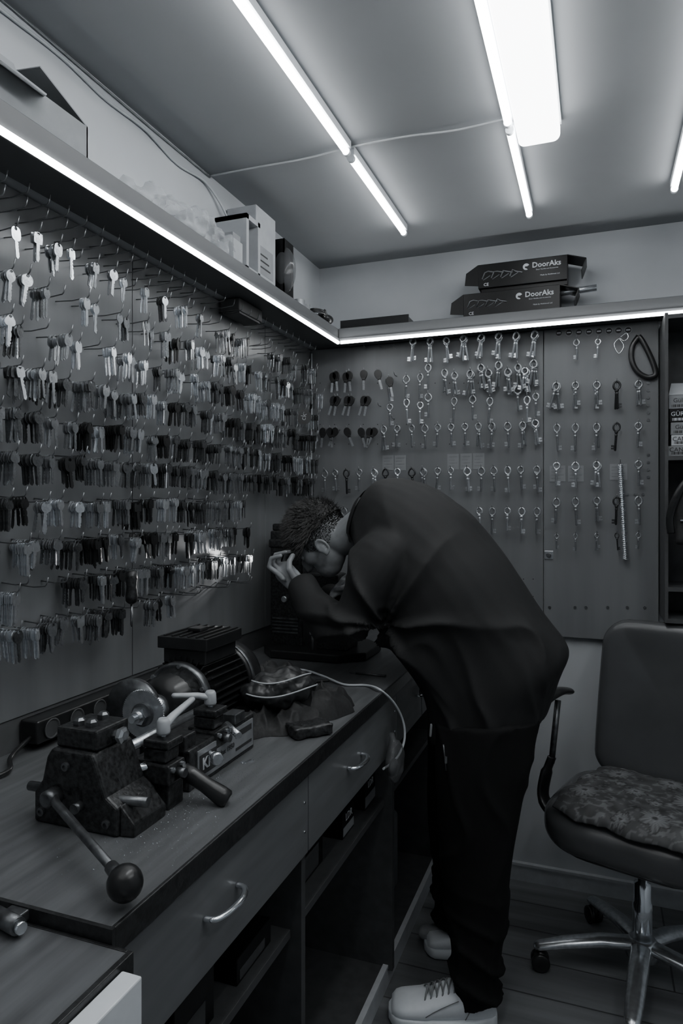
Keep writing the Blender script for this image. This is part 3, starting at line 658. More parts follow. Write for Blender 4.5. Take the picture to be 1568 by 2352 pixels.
c=onZ(738,1640,ZB); heap((c.x,c.y,ZB),.05,.10,.07,9,'cloth','cloth','folded end of black cloth near the worktop edge','cloth',-.5)
c=onZ(650,1658,ZB); c=V((c.x-.01,c.y,ZB+.078)); Rp=Matrix.Rotation(R(-35),3,'Z')
t=root('zip_pouch',(c.x,c.y,ZB),'dark zipped pouch with pale piping on the cloth','pouch')
fr=(Rp@V((1,0,.12)),Rp@V((0,1,0)),V((0,0,1)))
build(fuse(MB().blob(c,(.058,.098,.044),fr),.0045,1,lambda p:.013*noise.fractal(p*22,1,2,4)),'body','nylon',t)
for k,(rx,ry,dz) in enumerate(((.047,.084,.032),(.062,.100,.004))): build(MB().tube([c+Rp@V((rx*math.cos(a),ry*math.sin(a),dz+.004*math.sin(a*3))) for a in [R(-75+k2*7) for k2 in range(22)]],.0019,6),'piping','lever',t)
a=onZ(662,1694,ZB);b=onZ(742,1676,ZB)
m=fuse(MB().cbox(((a.x+b.x)/2+.01,(a.y+b.y)/2-.005,ZB+.0135),(.055,.095,.026),Matrix.Rotation(R(-42),3,'Z')),.005,2,lambda p:.003*noise.noise(p*80)); tag(build(m,'sharpening_stone','cast'),'rough dark sharpening stone at the worktop edge','stone')
c=onZ(715,1556,ZB); t=root('mobile_phone',(c.x,c.y,ZB),'black mobile phone lying flat on the worktop','phone')
rot=Matrix.Rotation(R(40),3,'Z'); build(MB().cbox((c.x,c.y,ZB+.005),(.07,.14,.008),rot),'case','blk',t,bevel=.003); build(MB().cbox((c.x,c.y,ZB+.0093),(.062,.13,.0006),rot),'screen','dsteel',t)
c=onZ(620,1590,ZB); heap((c.x,c.y,ZB),.07,.14,.075,14,'glove','cloth','crumpled dark glove beside the phone','glove',-.3)
c=onZ(565,1712,ZB); t=root('glass_vial',(c.x,c.y,ZB),'tiny clear vial standing beside the machine','vial')
build(MB().lathe([(.006,0),(.0065,.002),(.0065,.018),(.004,.02)],(c.x,c.y,ZB),(0,0,1),16),'bottle','guard',t); build(MB().lathe([(.005,.02),(.005,.026)],(c.x,c.y,ZB),(0,0,1),16),'cap','white',t)
for k,(px,py) in enumerate(((560,1752),(575,1748))):
    c=onZ(px,py,ZB); tag(build(MB().cbox((c.x,c.y,ZB+.0011),(.012,.008,.002),Matrix.Rotation(k*.9,3,'Z')),'metal_chip','chrome'),['shiny metal chip nearer the machine','shiny metal chip nearer the worktop edge'][k],'chip')
c=onZ(850,1549,ZB+.003); tag(build(MB().tube([c+V((-.05,0,0)),c+V((.05,.0,0))],.0035,8).cbox(c+V((-.055,0,0)),(.02,.014,.005)),'loose_key','dsteel'),'dark metal key lying loose on far end of worktop','key')
pts=[onZ(650,1548,ZB+.003),onZ(690,1538,ZB+.02),onZ(740,1552,ZB+.012),onZ(790,1572,ZB+.004),onZ(840,1574,ZB+.004),onZ(872,1584,ZB+.008),onX(905,1615,-.54),onX(925,1655,-.525),onX(929,1695,-.52),onX(918,1730,-.528),onX(900,1752,-.54),onX(880,1766,-.55)]
cable('charging_cable',smooth(pts),.0033,'wcable','white cable curving over the worktop edge and down the drawers')
c=onX(907,1748,-.53)
t=root('hanging_bag',(c.x,c.y,c.z-.06),'small crumpled plastic bag hanging at the drawer beside the person','bag')
build(fuse(MB().blob(c,(.024,.058,.058)).tube([c,c+V((-.01,0,.07))],[.024,.010],12,True),.005,3,lambda p:.004*noise.fractal(p*40,1,2,3)),'bag','bagd',t)
build(MB().blob(c+V((-.005,0,-.02)),(.012,.034,.024)),'contents','carc',t)
c=onX(968,1585,-.55); t=root('scissors',(c.x,c.y,c.z-.05),'dark scissors hanging on the far drawer front','scissors')
for s in(-1,1): build(MB().tube([c+V((0,s*.013+.012*math.cos(a),.012*math.sin(a))) for a in [k*PI/8 for k in range(17)]],.0025,6),'finger_ring','blk',t)
build(MB().prism([c+V((0,-.008,-.01)),c+V((0,.008,-.01)),c+V((0,.001,-.09))],(.002,0,0)),'blade','dsteel',t)
def lbox(px,py,X,w,h,label,nm='small_carton',txt='LDR'):
    c=onX(px,py,X); z=.5635; t=root(nm,(c.x,c.y,z),label,'box')
    build(MB().box((X-.10,c.y-w/2,z),(X,c.y+w/2,z+h)),'body','dbox',t,bevel=.001)
    build(MB().box((X,c.y-w/2+.004,z+.006),(X+.0008,c.y+w/2-.004,z+h*.4)),'paper_label','sticker',t)
    text(txt,.028,(X+.0015,c.y,z+h*.72),t,face='+X')
lbox(800,1870,-.63,.09,.07,'small dark printed carton on the bench shelf, nearer one')
lbox(850,1815,-.63,.10,.09,'small dark printed carton on the bench shelf, farther one')
c=V((-.76,2.33,.0605)); t=root('jerry_can',c,'dark plastic canister standing on the floor board under the bench','canister')
build(MB().box((c.x-.10,c.y-.09,.0605),(c.x+.08,c.y+.09,.34)),'body','drawer',t,bevel=.02,seg=4); build(MB().lathe([(.022,0),(.022,.03),(.018,.033)],(c.x+.04,c.y,.34),(0,0,1),18),'cap','blk',t)
build(MB().tube(smooth([(c.x-.06,c.y,.34),(c.x-.05,c.y,.37),(c.x-.01,c.y,.37),(c.x,c.y,.34)],4),.009,10),'grip','carc',t)
for k,(x,y,h,w,lb) in enumerate(((-.62,1.18,.05,.14,'dark flat carton on the bench shelf behind the near divider'),(-.62,.97,.10,.12,'dark upright carton on the bench shelf below the near drawer'),(-.64,1.50,.12,.16,'wide dark carton on the bench shelf below the middle drawer'))):
    t=root('storage_carton',(x,y,.5635),lb,'box'); build(MB().box((x-.17,y-w/2,.5635),(x,y+w/2,.5635+h)),'body','dbox',t,bevel=.002); build(MB().box((x,y-w/2+.01,.57),(x+.0008,y+w/2-.03,.5635+h*.5)),'paper_label','carc',t)
t=root('paint_tin',(-.70,1.14,.0605),'dark round tin on the floor board under the bench','tin')
build(MB().lathe([(.075,0),(.078,.004),(.075,.01),(.075,.17),(.078,.175),(.078,.18),(.068,.18),(.066,.175)],(-.70,1.14,.0605),(0,0,1),32),'body','dsteel',t); build(MB().tube([V((-.70,1.14+.078*math.cos(a),.21+.05*math.sin(a))) for a in [PI*k/12 for k in range(13)]],.002,6),'bail_handle','steel',t)
# ================= SECOND MACHINE
t=root('upright_key_machine',(-.92,2.26,ZB),'tall black upright key machine with octagonal base below the person’s head','machine')
oc=[(-1.10,2.16),(-1.04,2.09),(-.80,2.09),(-.72,2.16),(-.72,2.33),(-.80,2.40),(-1.04,2.40),(-1.10,2.33)]
build(MB().prism([(x,y,ZB+.001) for x,y in oc],(0,0,.028)),'base_plate','blk',t,bevel=.005,seg=3)
m=MB().box((-1.09,2.19,ZB+.024),(-.965,2.35,1.36)); m.box((-1.095,2.185,1.30),(-.955,2.355,1.33)); m.box((-1.085,2.195,1.36),(-.97,2.345,1.385))
build(m,'column','cast',t,bevel=.006,seg=3)
for k in range(5): build(MB().box((-1.08,2.1855,1.0+k*.012),(-.98,2.19,1.006+k*.012)),'vent_slot','dsteel',t)
for k in range(4): build(MB().box((-1.08,2.1855,1.24+k*.012),(-.98,2.19,1.246+k*.012)),'vent_slot','blkm',t)
build(MB().lathe([(.012,0),(.012,.012),(.009,.015)],(-1.03,2.19,1.12),(0,-1,0),16),'switch','steel',t); build(MB().lathe([(.006,0),(.006,.01)],(-.99,2.19,1.10),(0,-1,0),12),'indicator','dsteel',t)
build(MB().box((-.965,2.21,1.16),(-.84,2.30,1.21)),'head_arm','cast',t,bevel=.006)
build(MB().lathe([(.024,0),(.026,-.004),(.026,-.045),(.018,-.05),(.010,-.075),(.004,-.085)],(-.85,2.235,1.18),(0,0,1),24),'spindle_chuck','chrome',t)
build(MB().box((-.90,2.16,ZB+.028),(-.79,2.28,ZB+.07)).box((-.88,2.18,ZB+.07),(-.81,2.26,ZB+.10)),'vise','cast',t,bevel=.004)
build(MB().tube([(-.90,2.13,ZB+.028),(-.90,2.13,ZB+.17)],.006,12).lathe([(.011,0),(.013,.01),(.008,.02)],(-.90,2.13,ZB+.08),(0,0,1),12),'adjusting_screw','steel',t)
wl=root('assumed_work_lamp',(-1.03,2.17,1.27),'small dark assumed lamp added on the upright machine column for the board glow','lamp')  # assumed lamp body, added to go with the glow on the side board
build(MB().lathe([(.012,0),(.016,.03),(.018,.035)],(-1.03,2.188,1.27),(-.35,-.9,-.1),18),'shade','blk',wl)
sl=bpy.data.lights.new('board_glow_spot','SPOT'); sl.energy=6; sl.spot_size=R(44); sl.spot_blend=.8; sl.shadow_soft_size=.012  # added spot that makes the glow on the side key board
so=bpy.data.objects.new('board_glow_spot',sl); C.objects.link(so); so.location=(-1.045,2.14,1.265); so.rotation_euler=(V((-1.13,1.76,1.245))-V(so.location)).to_track_quat('-Z','Y').to_euler()
# ================= RIGHT SHELVING
t=root('open_shelving',(.45,2.6,1.06),'dark open shelving at the right edge holding small cartons','shelving')
m=MB().box((.212,2.50,1.06),(.222,2.72,2.09)).box((.8,2.50,1.06),(.815,2.72,2.09)); m.box((.222,2.71,1.06),(.8,2.72,2.09))
for z in (1.06,1.165,1.60,2.07): m.box((.222,2.50,z),(.8,2.71,z+.014))
build(m,'frame','carc',t)
zz=1.6145
bx=[('printed carton with grey face at the bottom of the shelving stack',.035,'sticker','CANAS'),('white carton with barcode in the shelving stack',.036,'paper','CANAS'),('grey striped carton in middle of the shelving stack',.042,'sticker','Güler'),('dark carton with white writing in the shelving stack',.045,'dbox','GÜRAL'),('small carton near the top of the shelving stack',.045,'sticker','Güler')]
for lb,h,mt,tx in bx:
    u=root('lock_carton',(.31,2.6,zz),lb,'box'); dx=random.uniform(-.003,.008)
    build(MB().box((.226+dx,2.52,zz),(.36+dx,2.66,zz+h-.001)),'body',mt,u,bevel=.001)
    text(tx,.02,(.262+dx,2.519,zz+h*.6),u,mat='dmark' if mt!='dbox' else 'mark'); m=MB()
    for k in range(14): m.box((.235+dx+k*.004,2.5193,zz+.005),(.2365+dx+k*.004+.001*(k%3),2.52,zz+.014))
    build(m,'barcode','dmark' if mt!='dbox' else 'mark',u); zz+=h
tag(build(sheet([(.226,2.53,zz+.001),(.36,2.53,zz+.001),(.34,2.62,zz+.05),(.24,2.60,zz+.05)]),'paper_sheet','paper'),'bent white paper lying on top of the shelving stack','paper')
t=root('satchel',(.33,2.45,1.30),'black satchel with strap hanging on the shelving above the chair','bag')
build(fuse(MB().box((.235,2.43,1.32),(.5,2.49,1.50)),.01,6,lambda p:.006*noise.fractal(p*12,1,2,3)),'body','cloth',t)
build(MB().tube(smooth([(.225,2.44,1.36),(.222,2.43,1.42),(.25,2.42,1.50),(.30,2.43,1.56),(.36,2.49,1.605)]),.006,8,fl=2),'strap','blk',t); build(MB().box((.25,2.42,1.40),(.45,2.432,1.405)),'zip','steel',t)
# ================= CHAIR
ch=root('office_chair',(.13,2.27,0),'grey leather swivel office chair with armrests by the end wall','office chair',rz=R(-17.5))
def rr2(w,d,r,n=6):
    out=[]
    for (cx,cy,a0) in ((w/2-r,d/2-r,0),(-w/2+r,d/2-r,90),(-w/2+r,-d/2+r,180),(w/2-r,-d/2+r,270)):
        for i in range(n+1):
            a=R(a0+90*i/n); out.append((cx+r*math.cos(a),cy+r*math.sin(a)))
    return out
def pad(w,d,h,r,edge,fn=lambda x,y,z:V((x,y,z))):
    prof=[(-edge,0)]+[(-edge+edge*math.sin(R(a)),edge*(1-math.cos(R(a)))) for a in (25,50,75,90)]
    prof=prof+[(a,h-b) for a,b in prof][::-1]
    base=rr2(w-2*edge,d-2*edge,max(.01,r-edge)); secs=[]
    for s in (.08,.3,.55,.8): secs.append([fn(x*s,y*s,0) for x,y in base])
    for a,z in prof: secs.append([fn(x,y,z) for x,y in rr2(w+2*a,d+2*a,max(.01,r+a))])
    for s in (.8,.55,.3,.08): secs.append([fn(x*s,y*s,h) for x,y in base])
    return MB().loft(secs)
def seatfn(x,y,z):
    dz=-.02*(y/.24)**2*(1 if y<0 else .3)
    return V((x,y,.435+z+dz))
build(pad(.52,.48,.115,.14,.045,seatfn),'seat','leather',ch,local=True,sub=1)
build(pad(.44,.42,.02,.12,.008,lambda x,y,z:V((x,y,.415+z))),'seat_shell','blk',ch,local=True)
def backfn(x,y,z):
    return V((.015+x*(1-.10*max(0,y/.28)),.30+.02*math.sin((y+.1)*5)-z-(x*x)*.5+.06*max(0,y),.785+y))
build(pad(.46,.54,.075,.09,.032,backfn),'backrest','leather',ch,local=True,sub=1)
build(MB().tube(smooth([(0,.20,.43),(0,.31,.43),(0,.345,.52),(0,.335,.70)],5),.022,12,fl=.5),'back_support','blk',ch,local=True)
for s in (-1,1):
    a=build(MB().tube(smooth([(s*.18,.00,.425),(s*.27,.01,.428),(s*.318,.02,.47),(s*.318,.04,.54),(s*.302,.055,.60)],6),[.030]*12+[.027]*8+[.020]*5,14,fl=.5),'arm_bracket','blk',ch,local=True)
    build(MB().tube([(s*.303,.052,.58),(s*.295,.09,.785)],.0105,12),'arm_post','dsteel',a,local=True)
    build(MB().tube(smooth([(s*.293,.17,.80),(s*.297,.10,.812),(s*.305,.0,.805),(s*.31,-.09,.775),(s*.312,-.14,.72)],5),[.026]*20+[.016],14,True,fl=.5),'armrest','blk',ch,local=True)
build(MB().lathe([(.028,.10),(.028,.24),(.024,.245),(.024,.30),(.014,.305),(.014,.415)],(0,0,0),(0,0,1),24),'gas_post','chrome',ch,local=True)
build(MB().box((-.09,-.10,.385),(.09,.12,.416)),'tilt_plate','blk',ch,local=True,bevel=.006)
build(MB().lathe([(.035,.07),(.048,.08),(.048,.12),(.036,.135)],(0,0,0),(0,0,1),24),'base_hub','steel',ch,local=True)
for k in range(5):
    a=R(-98+72*k+17.5); d=V((math.cos(a),math.sin(a),0))
    lg=build(MB().tube([d*.03+V((0,0,.115)),d*.12+V((0,0,.112)),d*.23+V((0,0,.092)),d*.30+V((0,0,.075))],[.030,.029,.026,.022],14,True,fl=.6),'base_leg','steel',ch,local=True)
    w=d.cross(V((0,0,1))); c=d*.30+V((0,0,.028)); m=MB()
    for s in (-1,1): m.lathe([(.012,-.009),(.024,-.009),(.028,-.005),(.028,.005),(.024,.009),(.012,.009)],c+w*s*.014,w,22)
    m.lathe([(.008,0),(.008,.05)],c,(0,0,1),10); m.blob(c+V((0,0,.012)),(.02,.02,.024))
    build(m,'caster','blk',lg,local=True)
n=120; vs=[];fs=[];cols=[]
fl=[(-.12,.10,.050),(.03,.13,.045),(.12,.02,.052),(-.02,-.02,.035),(-.14,-.10,.048),(.08,-.14,.045),(.17,.15,.045),(-.19,.02,.028),(.0,-.18,.026),(.05,-.05,.022),(-.08,.02,.02),(.18,-.08,.025)]
for i in range(n+1):
    for j in range(n+1):
        u=i/n*2-1;v=j/n*2-1
        e=1-max(abs(u)**8,abs(v)**8)
        x=u*.215*(1-.05*v*v+.03*math.sin(v*9));y=v*.205*(1-.06*u*u+.03*math.sin(u*8))
        z=.552+.034*(max(0,1-abs(u)**4))**.5*(max(0,1-abs(v)**4))**.5+.007*noise.noise(V((x*14,y*14,2)))*e+.010*abs(u*u-.3)-(.015 if y<-.15 else 0)*(abs(y)-.15)/.05+.004*noise.noise(V((x*45,y*45,7)))*(abs(u)>.75 or abs(v)>.75)
        vs.append((x,y,z)); g=.05+.04*noise.noise(V((x*30,y*30,5)))+.06*(abs(noise.noise(V((x*18,y*40,8))))<.05)+.04*(noise.noise(V((x*55,y*55,1)))>.35)
        for fx,fy,fr_ in fl:
            r=math.hypot(x-fx,y-fy);a=math.atan2(y-fy,x-fx); rp=fr_*(.55+.40*abs(math.cos(a*3+fx*9)))
            if r<fr_*.18: g=.035
            elif r<rp: g=.19-.12*r/fr_+.04*math.cos(a*18)
            elif r<rp+.003: g=.022
        cols.append(max(.012,g))
k=len(vs)
for i in range(n):
    for j in range(n):
        a=i*(n+1)+j; fs.append((a,a+n+1,a+n+2,a+1))
bm=MB().add(vs,fs,True)
under=[(x,y,min(z,.556)-.004) for x,y,z in vs]; bm.add(under,[tuple(reversed(f)) for f in fs],True)
for i in range(n):
    for (a,b) in ((i,i+1),((i+1+n*(n+1)),(i+n*(n+1))),((i+1)*(n+1),i*(n+1)),(i*(n+1)+n,(i+1)*(n+1)+n)):
        bm.f.append((a,b,b+k,a+k)); bm.sm.append(True)
cm=bpy.data.materials.new('floral_fabric'); cm.use_nodes=True
at=cm.node_tree.nodes.new('ShaderNodeAttribute'); at.attribute_name='pat'; cm.node_tree.links.new(at.outputs['Color'],cm.node_tree.nodes['Principled BSDF'].inputs['Base Color']); cm.node_tree.nodes['Principled BSDF'].inputs['Roughness'].default_value=.7
cu=build(bm,'seat_cushion',cm,None,local=True); cu.location=(.135,2.23,.003); cu.rotation_euler=(0,0,R(-24))
ca=cu.data.color_attributes.new('pat','FLOAT_COLOR','POINT')
for i,v in enumerate(cu.data.vertices):
    g=cols[i%k]; ca.data[i].color=(g*.96,g,g*1.04,1)
tag(cu,'flower-patterned thin cushion lying on the office chair seat','cushion')
# ================= PERSON
YC=2.04
def sec(f,b,hw,yc=YC,p=2.4,n=28):
    F=onY(f[0],f[1],yc);B=onY(b[0],b[1],yc);c=(F+B)/2;u=(B-F)/2; out=[]
    for j in range(n):
        a=2*PI*j/n; ca,sa=math.cos(a),math.sin(a)
        out.append(c+u*(math.copysign(abs(ca)**(2/p),ca))+V((0,hw,0))*(math.copysign(abs(sa)**(2/p),sa)))
    return out
def dens(L,k=4):
    out=[]
    for i in range(len(L)-1):
        a,b_,c,d=[L[min(max(q,0),len(L)-1)] for q in (i-1,i,i+1,i+2)]
        for s in range(k):
            t=s/k; out.append([.5*((2*x1)+(x2-x0)*t+(2*x0-5*x1+4*x2-x3)*t*t+(3*x1-x0-3*x2+x3)*t**3) for x0,x1,x2,x3 in zip(a,b_,c,d)])
    return out+[list(L[-1])]
TS=[(808,1225,838,1146,.065),(826,1262,868,1106,.10),(838,1320,925,1098,.165),(852,1385,1000,1122,.20),(875,1435,1074,1174,.21),
    (905,1480,1136,1250,.21),(945,1540,1196,1332,.195),(972,1590,1252,1414,.185),(983,1640,1309,1492,.18),(986,1678,1284,1565,.175),(994,1696,1252,1644,.168)]
tor=[sec(s[:2],s[2:4],s[4]) for s in dens(TS)]
def scale(ring,s):
    c=sum(ring,V((0,0,0)))/len(ring); return [c+(p-c)*s for p in ring]
def P(px,py,y): return onY(px,py,y)
armN=[P(925,1250,1.93),P(878,1285,1.875),P(838,1370,1.845),P(792,1437,1.83),P(735,1408,1.875),P(692,1352,1.94)]
armF=[P(925,1240,2.14),P(890,1275,2.20),P(850,1350,2.235),P(812,1415,2.24),P(780,1400,2.22),P(757,1370,2.20)]
def lim(pts,rr):
    q=dens([tuple(p)+(r,) for p,r in zip(pts,rr)],5); return [V(x[:3]) for x in q],[x[3] for x in q]
EB=armN[3]; PIT=P(890,1430,1.88)
def fold(ph,sh=3): return (1-abs(math.sin(ph)))**sh
def dsp(p):
    w=noise.noise(p*4.5)*2.5
    a=.010*noise.noise(p*5.5+V((3,1,2)))
    m1=max(0,.2+noise.noise(p*3+V((9,2,5)))*1.8)
    a+=.020*m1*fold((p.x*.75+p.z*.65)*12+w,2)
    d=max(0,1-(p-PIT).length/.36); q=p-PIT; ang=math.atan2(q.z,q.x)
    a+=d*.040*(fold(ang*3.2+w*.4,2)-.3)
    e=max(0,1-(p-EB).length/.17); a+=e*.022*(fold((p.x*.5+p.z)*28+w,2)-.3)
    h=max(0,1-(p-P(1090,1660,1.9)).length/.30); a+=h*.020*(fold((p.x+p.z*.5)*22+w,2)-.3)
    return a
m=MB().loft(tor); 
for A in (armN,armF):
    q,rr=lim(A,[.075,.086,.077,.063,.054,.041]); m.tube(q,rr,22,True)
sw=fuse(m,.007,3,dsp)
U=V((-.76,0,.65)).normalized(); F=V((-.65,0,-.76)).normalized(); S=V((0,1,0)); HCn=P(738,1232,2.06); fr=(F,S,U)
def H(f,s,u): return HCn+F*f+S*s+U*u
b=MB(); b.loft([scale(r,.84) for r in tor[4:]])
b.blob(H(0,0,.02),(.098,.077,.095),fr,28,18); b.blob(H(.03,0,-.055),(.060,.055,.060),fr); b.blob(H(.048,0,-.080),(.046,.043,.042),fr)
b.blob(H(.104,0,-.024),(.016,.010,.026),fr); b.blob(H(.110,0,-.038),(.012,.015,.009),fr); b.blob(H(.082,0,.015),(.018,.05,.012),fr); b.blob(H(.086,0,-.068),(.010,.022,.009),fr)
for s in (-1,1):
    b.blob(H(.045,s*.034,-.028),(.044,.028,.034),fr)
    e=[H(-.002+.016*math.cos(a),s*(.079+.004*math.sin(a)),-.045+.026*math.sin(a)) for a in [2*PI*k/14 for k in range(14)]]
    b.tube(e+[e[0],e[1]],.0045,8); b.blob(H(.002,s*.075,-.045),(.012,.007,.021),fr); b.blob(H(.006,s*.077,-.069),(.007,.005,.008),fr)
q,rr=lim([H(-.03,0,.0),H(-.042,0,-.06),P(845,1200,2.05),P(905,1225,2.05)],[.058,.055,.060,.08]); b.tube(q,rr,22,False)
for A in (armN,armF):
    q,rr=lim(A,[.06,.062,.052,.044,.036,.027]); b.tube(q,rr,16,True)
def hand(wr,kn,dirs,width,thumb):
    b.tube([wr,wr.lerp(kn,.45),kn],[.026,.033,.035],16,True,fl=.5,up=dirs['n'])
    for k in range(4):
        o=(k-1.5)/1.5*width; base=kn+dirs['w']*o; l=(.9,1.0,.95,.78)[k]
        pts=[base-(kn-wr)*.3]+[base]+[base+V(q)*l+dirs['w']*o*.25 for q in dirs['f']]
        b.tube(pts,[.009,.0097,.0088,.0082,.0072],10,True)
    b.tube(thumb,[.013,.0112,.0095,.0085],10,True)
W0=armN[-1]; KN=P(652,1312,1.985); 
def dp(x,y,base=(652,1312)): return P(x,y,1.985)-P(base[0],base[1],1.985)
hand(W0,KN,{'n':V((-.6,-.3,.5)),'w':V((.15,1,.15)).normalized(),'f':[dp(632,1293),dp(638,1272),dp(662,1266)]},.033,
     [P(678,1330,1.945),P(664,1308,1.935),P(664,1290,1.95),P(672,1276,1.97)])
W1=armF[-1]; K1=V((-.775,2.17,1.19))
hand(W1,K1,{'n':V((0,0,1)),'w':V((.2,.6,.75)).normalized(),'f':[V((-.03,-.01,-.005)),V((-.05,-.02,-.02)),V((-.055,-.035,-.03))]},.028,[W1,K1+V((0,-.03,-.01)),K1+V((-.02,-.045,-.015)),K1+V((-.04,-.04,-.02))])
LN=[(1650,1000,1242),(1720,998,1228),(1800,1002,1210),(1880,1008,1196),(1960,1016,1182),(2050,1022,1168),(2140,1027,1159),(2220,1030,1154),(2265,1034,1150),(2300,1042,1145)]
LF=[(1640,996,1225),(1720,988,1205),(1800,984,1180),(1880,985,1155),(1960,990,1135),(2030,994,1120),(2080,1000,1112),(2112,1008,1105)]
def legsecs(L,y0,y1,w0,w1):
    out=[]; L=dens(L,3)
    for i,(y,a,c) in enumerate(L):
        t=i/(len(L)-1); out.append(sec((a,y),(c,y),w0+(w1-w0)*t,y0+(y1-y0)*t,p=2.1,n=22))
    return out
ln=legsecs(LN,1.955,1.925,.105,.062); lf=legsecs(LF,2.13,2.235,.105,.060)
b.loft([scale(r,.8) for r in ln]); b.loft([scale(r,.8) for r in lf])
aN=sum(ln[-1],V((0,0,0)))/22; aF=sum(lf[-1],V((0,0,0)))/22
b.tube([aN+V((0,0,.05)),V((aN.x,aN.y,.07)),V((aN.x-.07,aN.y-.02,.05)),V((aN.x-.13,aN.y-.04,.045))],[.040,.034,.026,.022],14,True)
b.tube([aF+V((0,0,.05)),V((aF.x,aF.y,.07)),V((aF.x-.06,aF.y-.02,.05)),V((aF.x-.11,aF.y-.035,.045))],[.038,.032,.026,.022],14,True)
body=fuse(b,.0042,2)
pe=tag(build(body,'person','skin'),'dark-haired person in black bending low over the worktop, hand at forehead','person')
build(sw,'sweater','swt',pe)
build(MB().loft([sec((803,1232),(829,1142),.062),sec((804,1230),(832,1138),.068),scale(sec((812,1246),(846,1126),.082),1.04)],caps=False),'collar','swt',pe)
build(MB().tube([armN[-1].lerp(armN[-2],.18),armN[-1].lerp(armN[-2],-.10)],[.044,.040],20),'cuff','swt',pe)
def dt(p):
    w=noise.noise(p*5)*2
    return .010*noise.noise(V((p.x*9,p.y*9,p.z*4)))+max(0,.42-p.z)*.06*(fold(p.z*34+p.x*12+w,2)-.3)+.008*fold(p.x*24+w*1.5,2)
m=MB(); m.loft(ln); m.loft(lf); m.loft([scale(r,.86) for r in tor[-14:]])
build(fuse(m,.008,2,dt),'trousers','trs',pe)
build(MB().tube([P(1018,1710,1.838),P(1024,1770,1.840)],.0022,6),'pocket_zip','dsteel',pe); build(MB().cbox(P(1024,1745,1.833),(.006,.004,.018)),'zip_pull','steel',pe)
build(MB().tube([P(990,1665,1.88),P(988,1690,1.88)],.0035,8,True),'drawstring','lace',pe)
d=(armN[-2]-armN[-1]).normalized(); c0=armN[-1]+(KN-W0)*.16; u=V((0,1,0)); u=(u-d*u.dot(d)).normalized(); w=d.cross(u)
m=MB()
for i in range(20):
    a=2*PI*i/20; m.blob(c0+(u*math.cos(a)+w*math.sin(a))*.029,(.005,.005,.005),None,8,6)
build(m,'beaded_bracelet','dsteel',pe)
for s in (-1,1): build(MB().blob(H(.080,s*.032,-.008),(.012,.013,.011),fr),'eye','skin',pe)
def cap(f_r,s_r,u_r,test,jit):
    m=MB(); nu,nv=72,48
    c=H(0,0,.02)
    def pt(i,j):
        a=-PI/2+PI*i/nv;t=2*PI*j/nu; return (math.cos(a)*math.cos(t),math.cos(a)*math.sin(t),math.sin(a))
    idx={}
    for i in range(1,nv):
        for j in range(nu):
            q=[pt(i,j),pt(i+1,j),pt(i+1,j+1),pt(i,j+1)]
            mid=[sum(x[k] for x in q)/4 for k in range(3)]
            if test(mid[0]*f_r,mid[1]*s_r,mid[2]*u_r+.02):
                vv=[]
                for x in q:
                    k=(round(x[0],4),round(x[1],4),round(x[2],4))
                    if k not in idx:
                        idx[k]=len(m.v); n1=1+jit*noise.noise(V(x)*9); m.v.append(c+F*x[0]*f_r*n1+S*x[1]*s_r*n1+U*x[2]*u_r*n1)
                    vv.append(idx[k])
                if len(set(vv))>=3: m.f.append(tuple(dict.fromkeys(vv))); m.sm.append(True)
    return m
topt=lambda f,s,u: u>(.006-.08*f if f<.05 else .0) and not(f>.085 and u<.03)
def tufts(m,count,test,rad,lo,hi,wd_,kn,kf,kr):
    for k in range(count):
        z=random.uniform(-.85,1);t_=random.uniform(0,2*PI);r=math.sqrt(max(0,1-z*z)); x=(r*math.cos(t_),r*math.sin(t_),z)
        f,s,u=x[0]*rad[0],x[1]*rad[1],x[2]*rad[2]+.02
        if not test(f,s,u): continue
        bs=H(f,s,u); nn=(F*x[0]+S*x[1]+U*x[2]).normalized()
        cl=noise.noise_vector(bs*24)
        dr=(nn*kn+F*kf+cl*kr*2+V((random.gauss(0,kr),random.gauss(0,kr),random.gauss(0,kr)))).normalized()
        L=random.uniform(lo,hi); tt=dr.orthogonal().normalized()*wd_; t2=dr.cross(tt)
        tip=bs+dr*L; m.add([bs+tt,bs-tt*.5+t2*.8,bs-tt*.5-t2*.8,tip],[(0,1,3),(1,2,3),(2,0,3)])
def sidet(f,s,u):
    if f>.05 or u<-.06 or (abs(s)>.07 and abs(f)<.02 and u<-.02): return False
    top=.006-.08*f
    dn=(u+.06)/(top+.06)
    return u<top+.02 and random.random()<dn**1.1
m=MB(); tufts(m,34000,sidet,(.0985,.0775,.0955),.0025,.0055,.0010,.5,-.1,.25); build(m,'short_side_hair','stub',pe)
m=cap(.107,.085,.111,topt,.03); tufts(m,16000,topt,(.105,.083,.110),.012,.029,.0012,.55,.65,.20)
build(m,'hair','hair',pe)
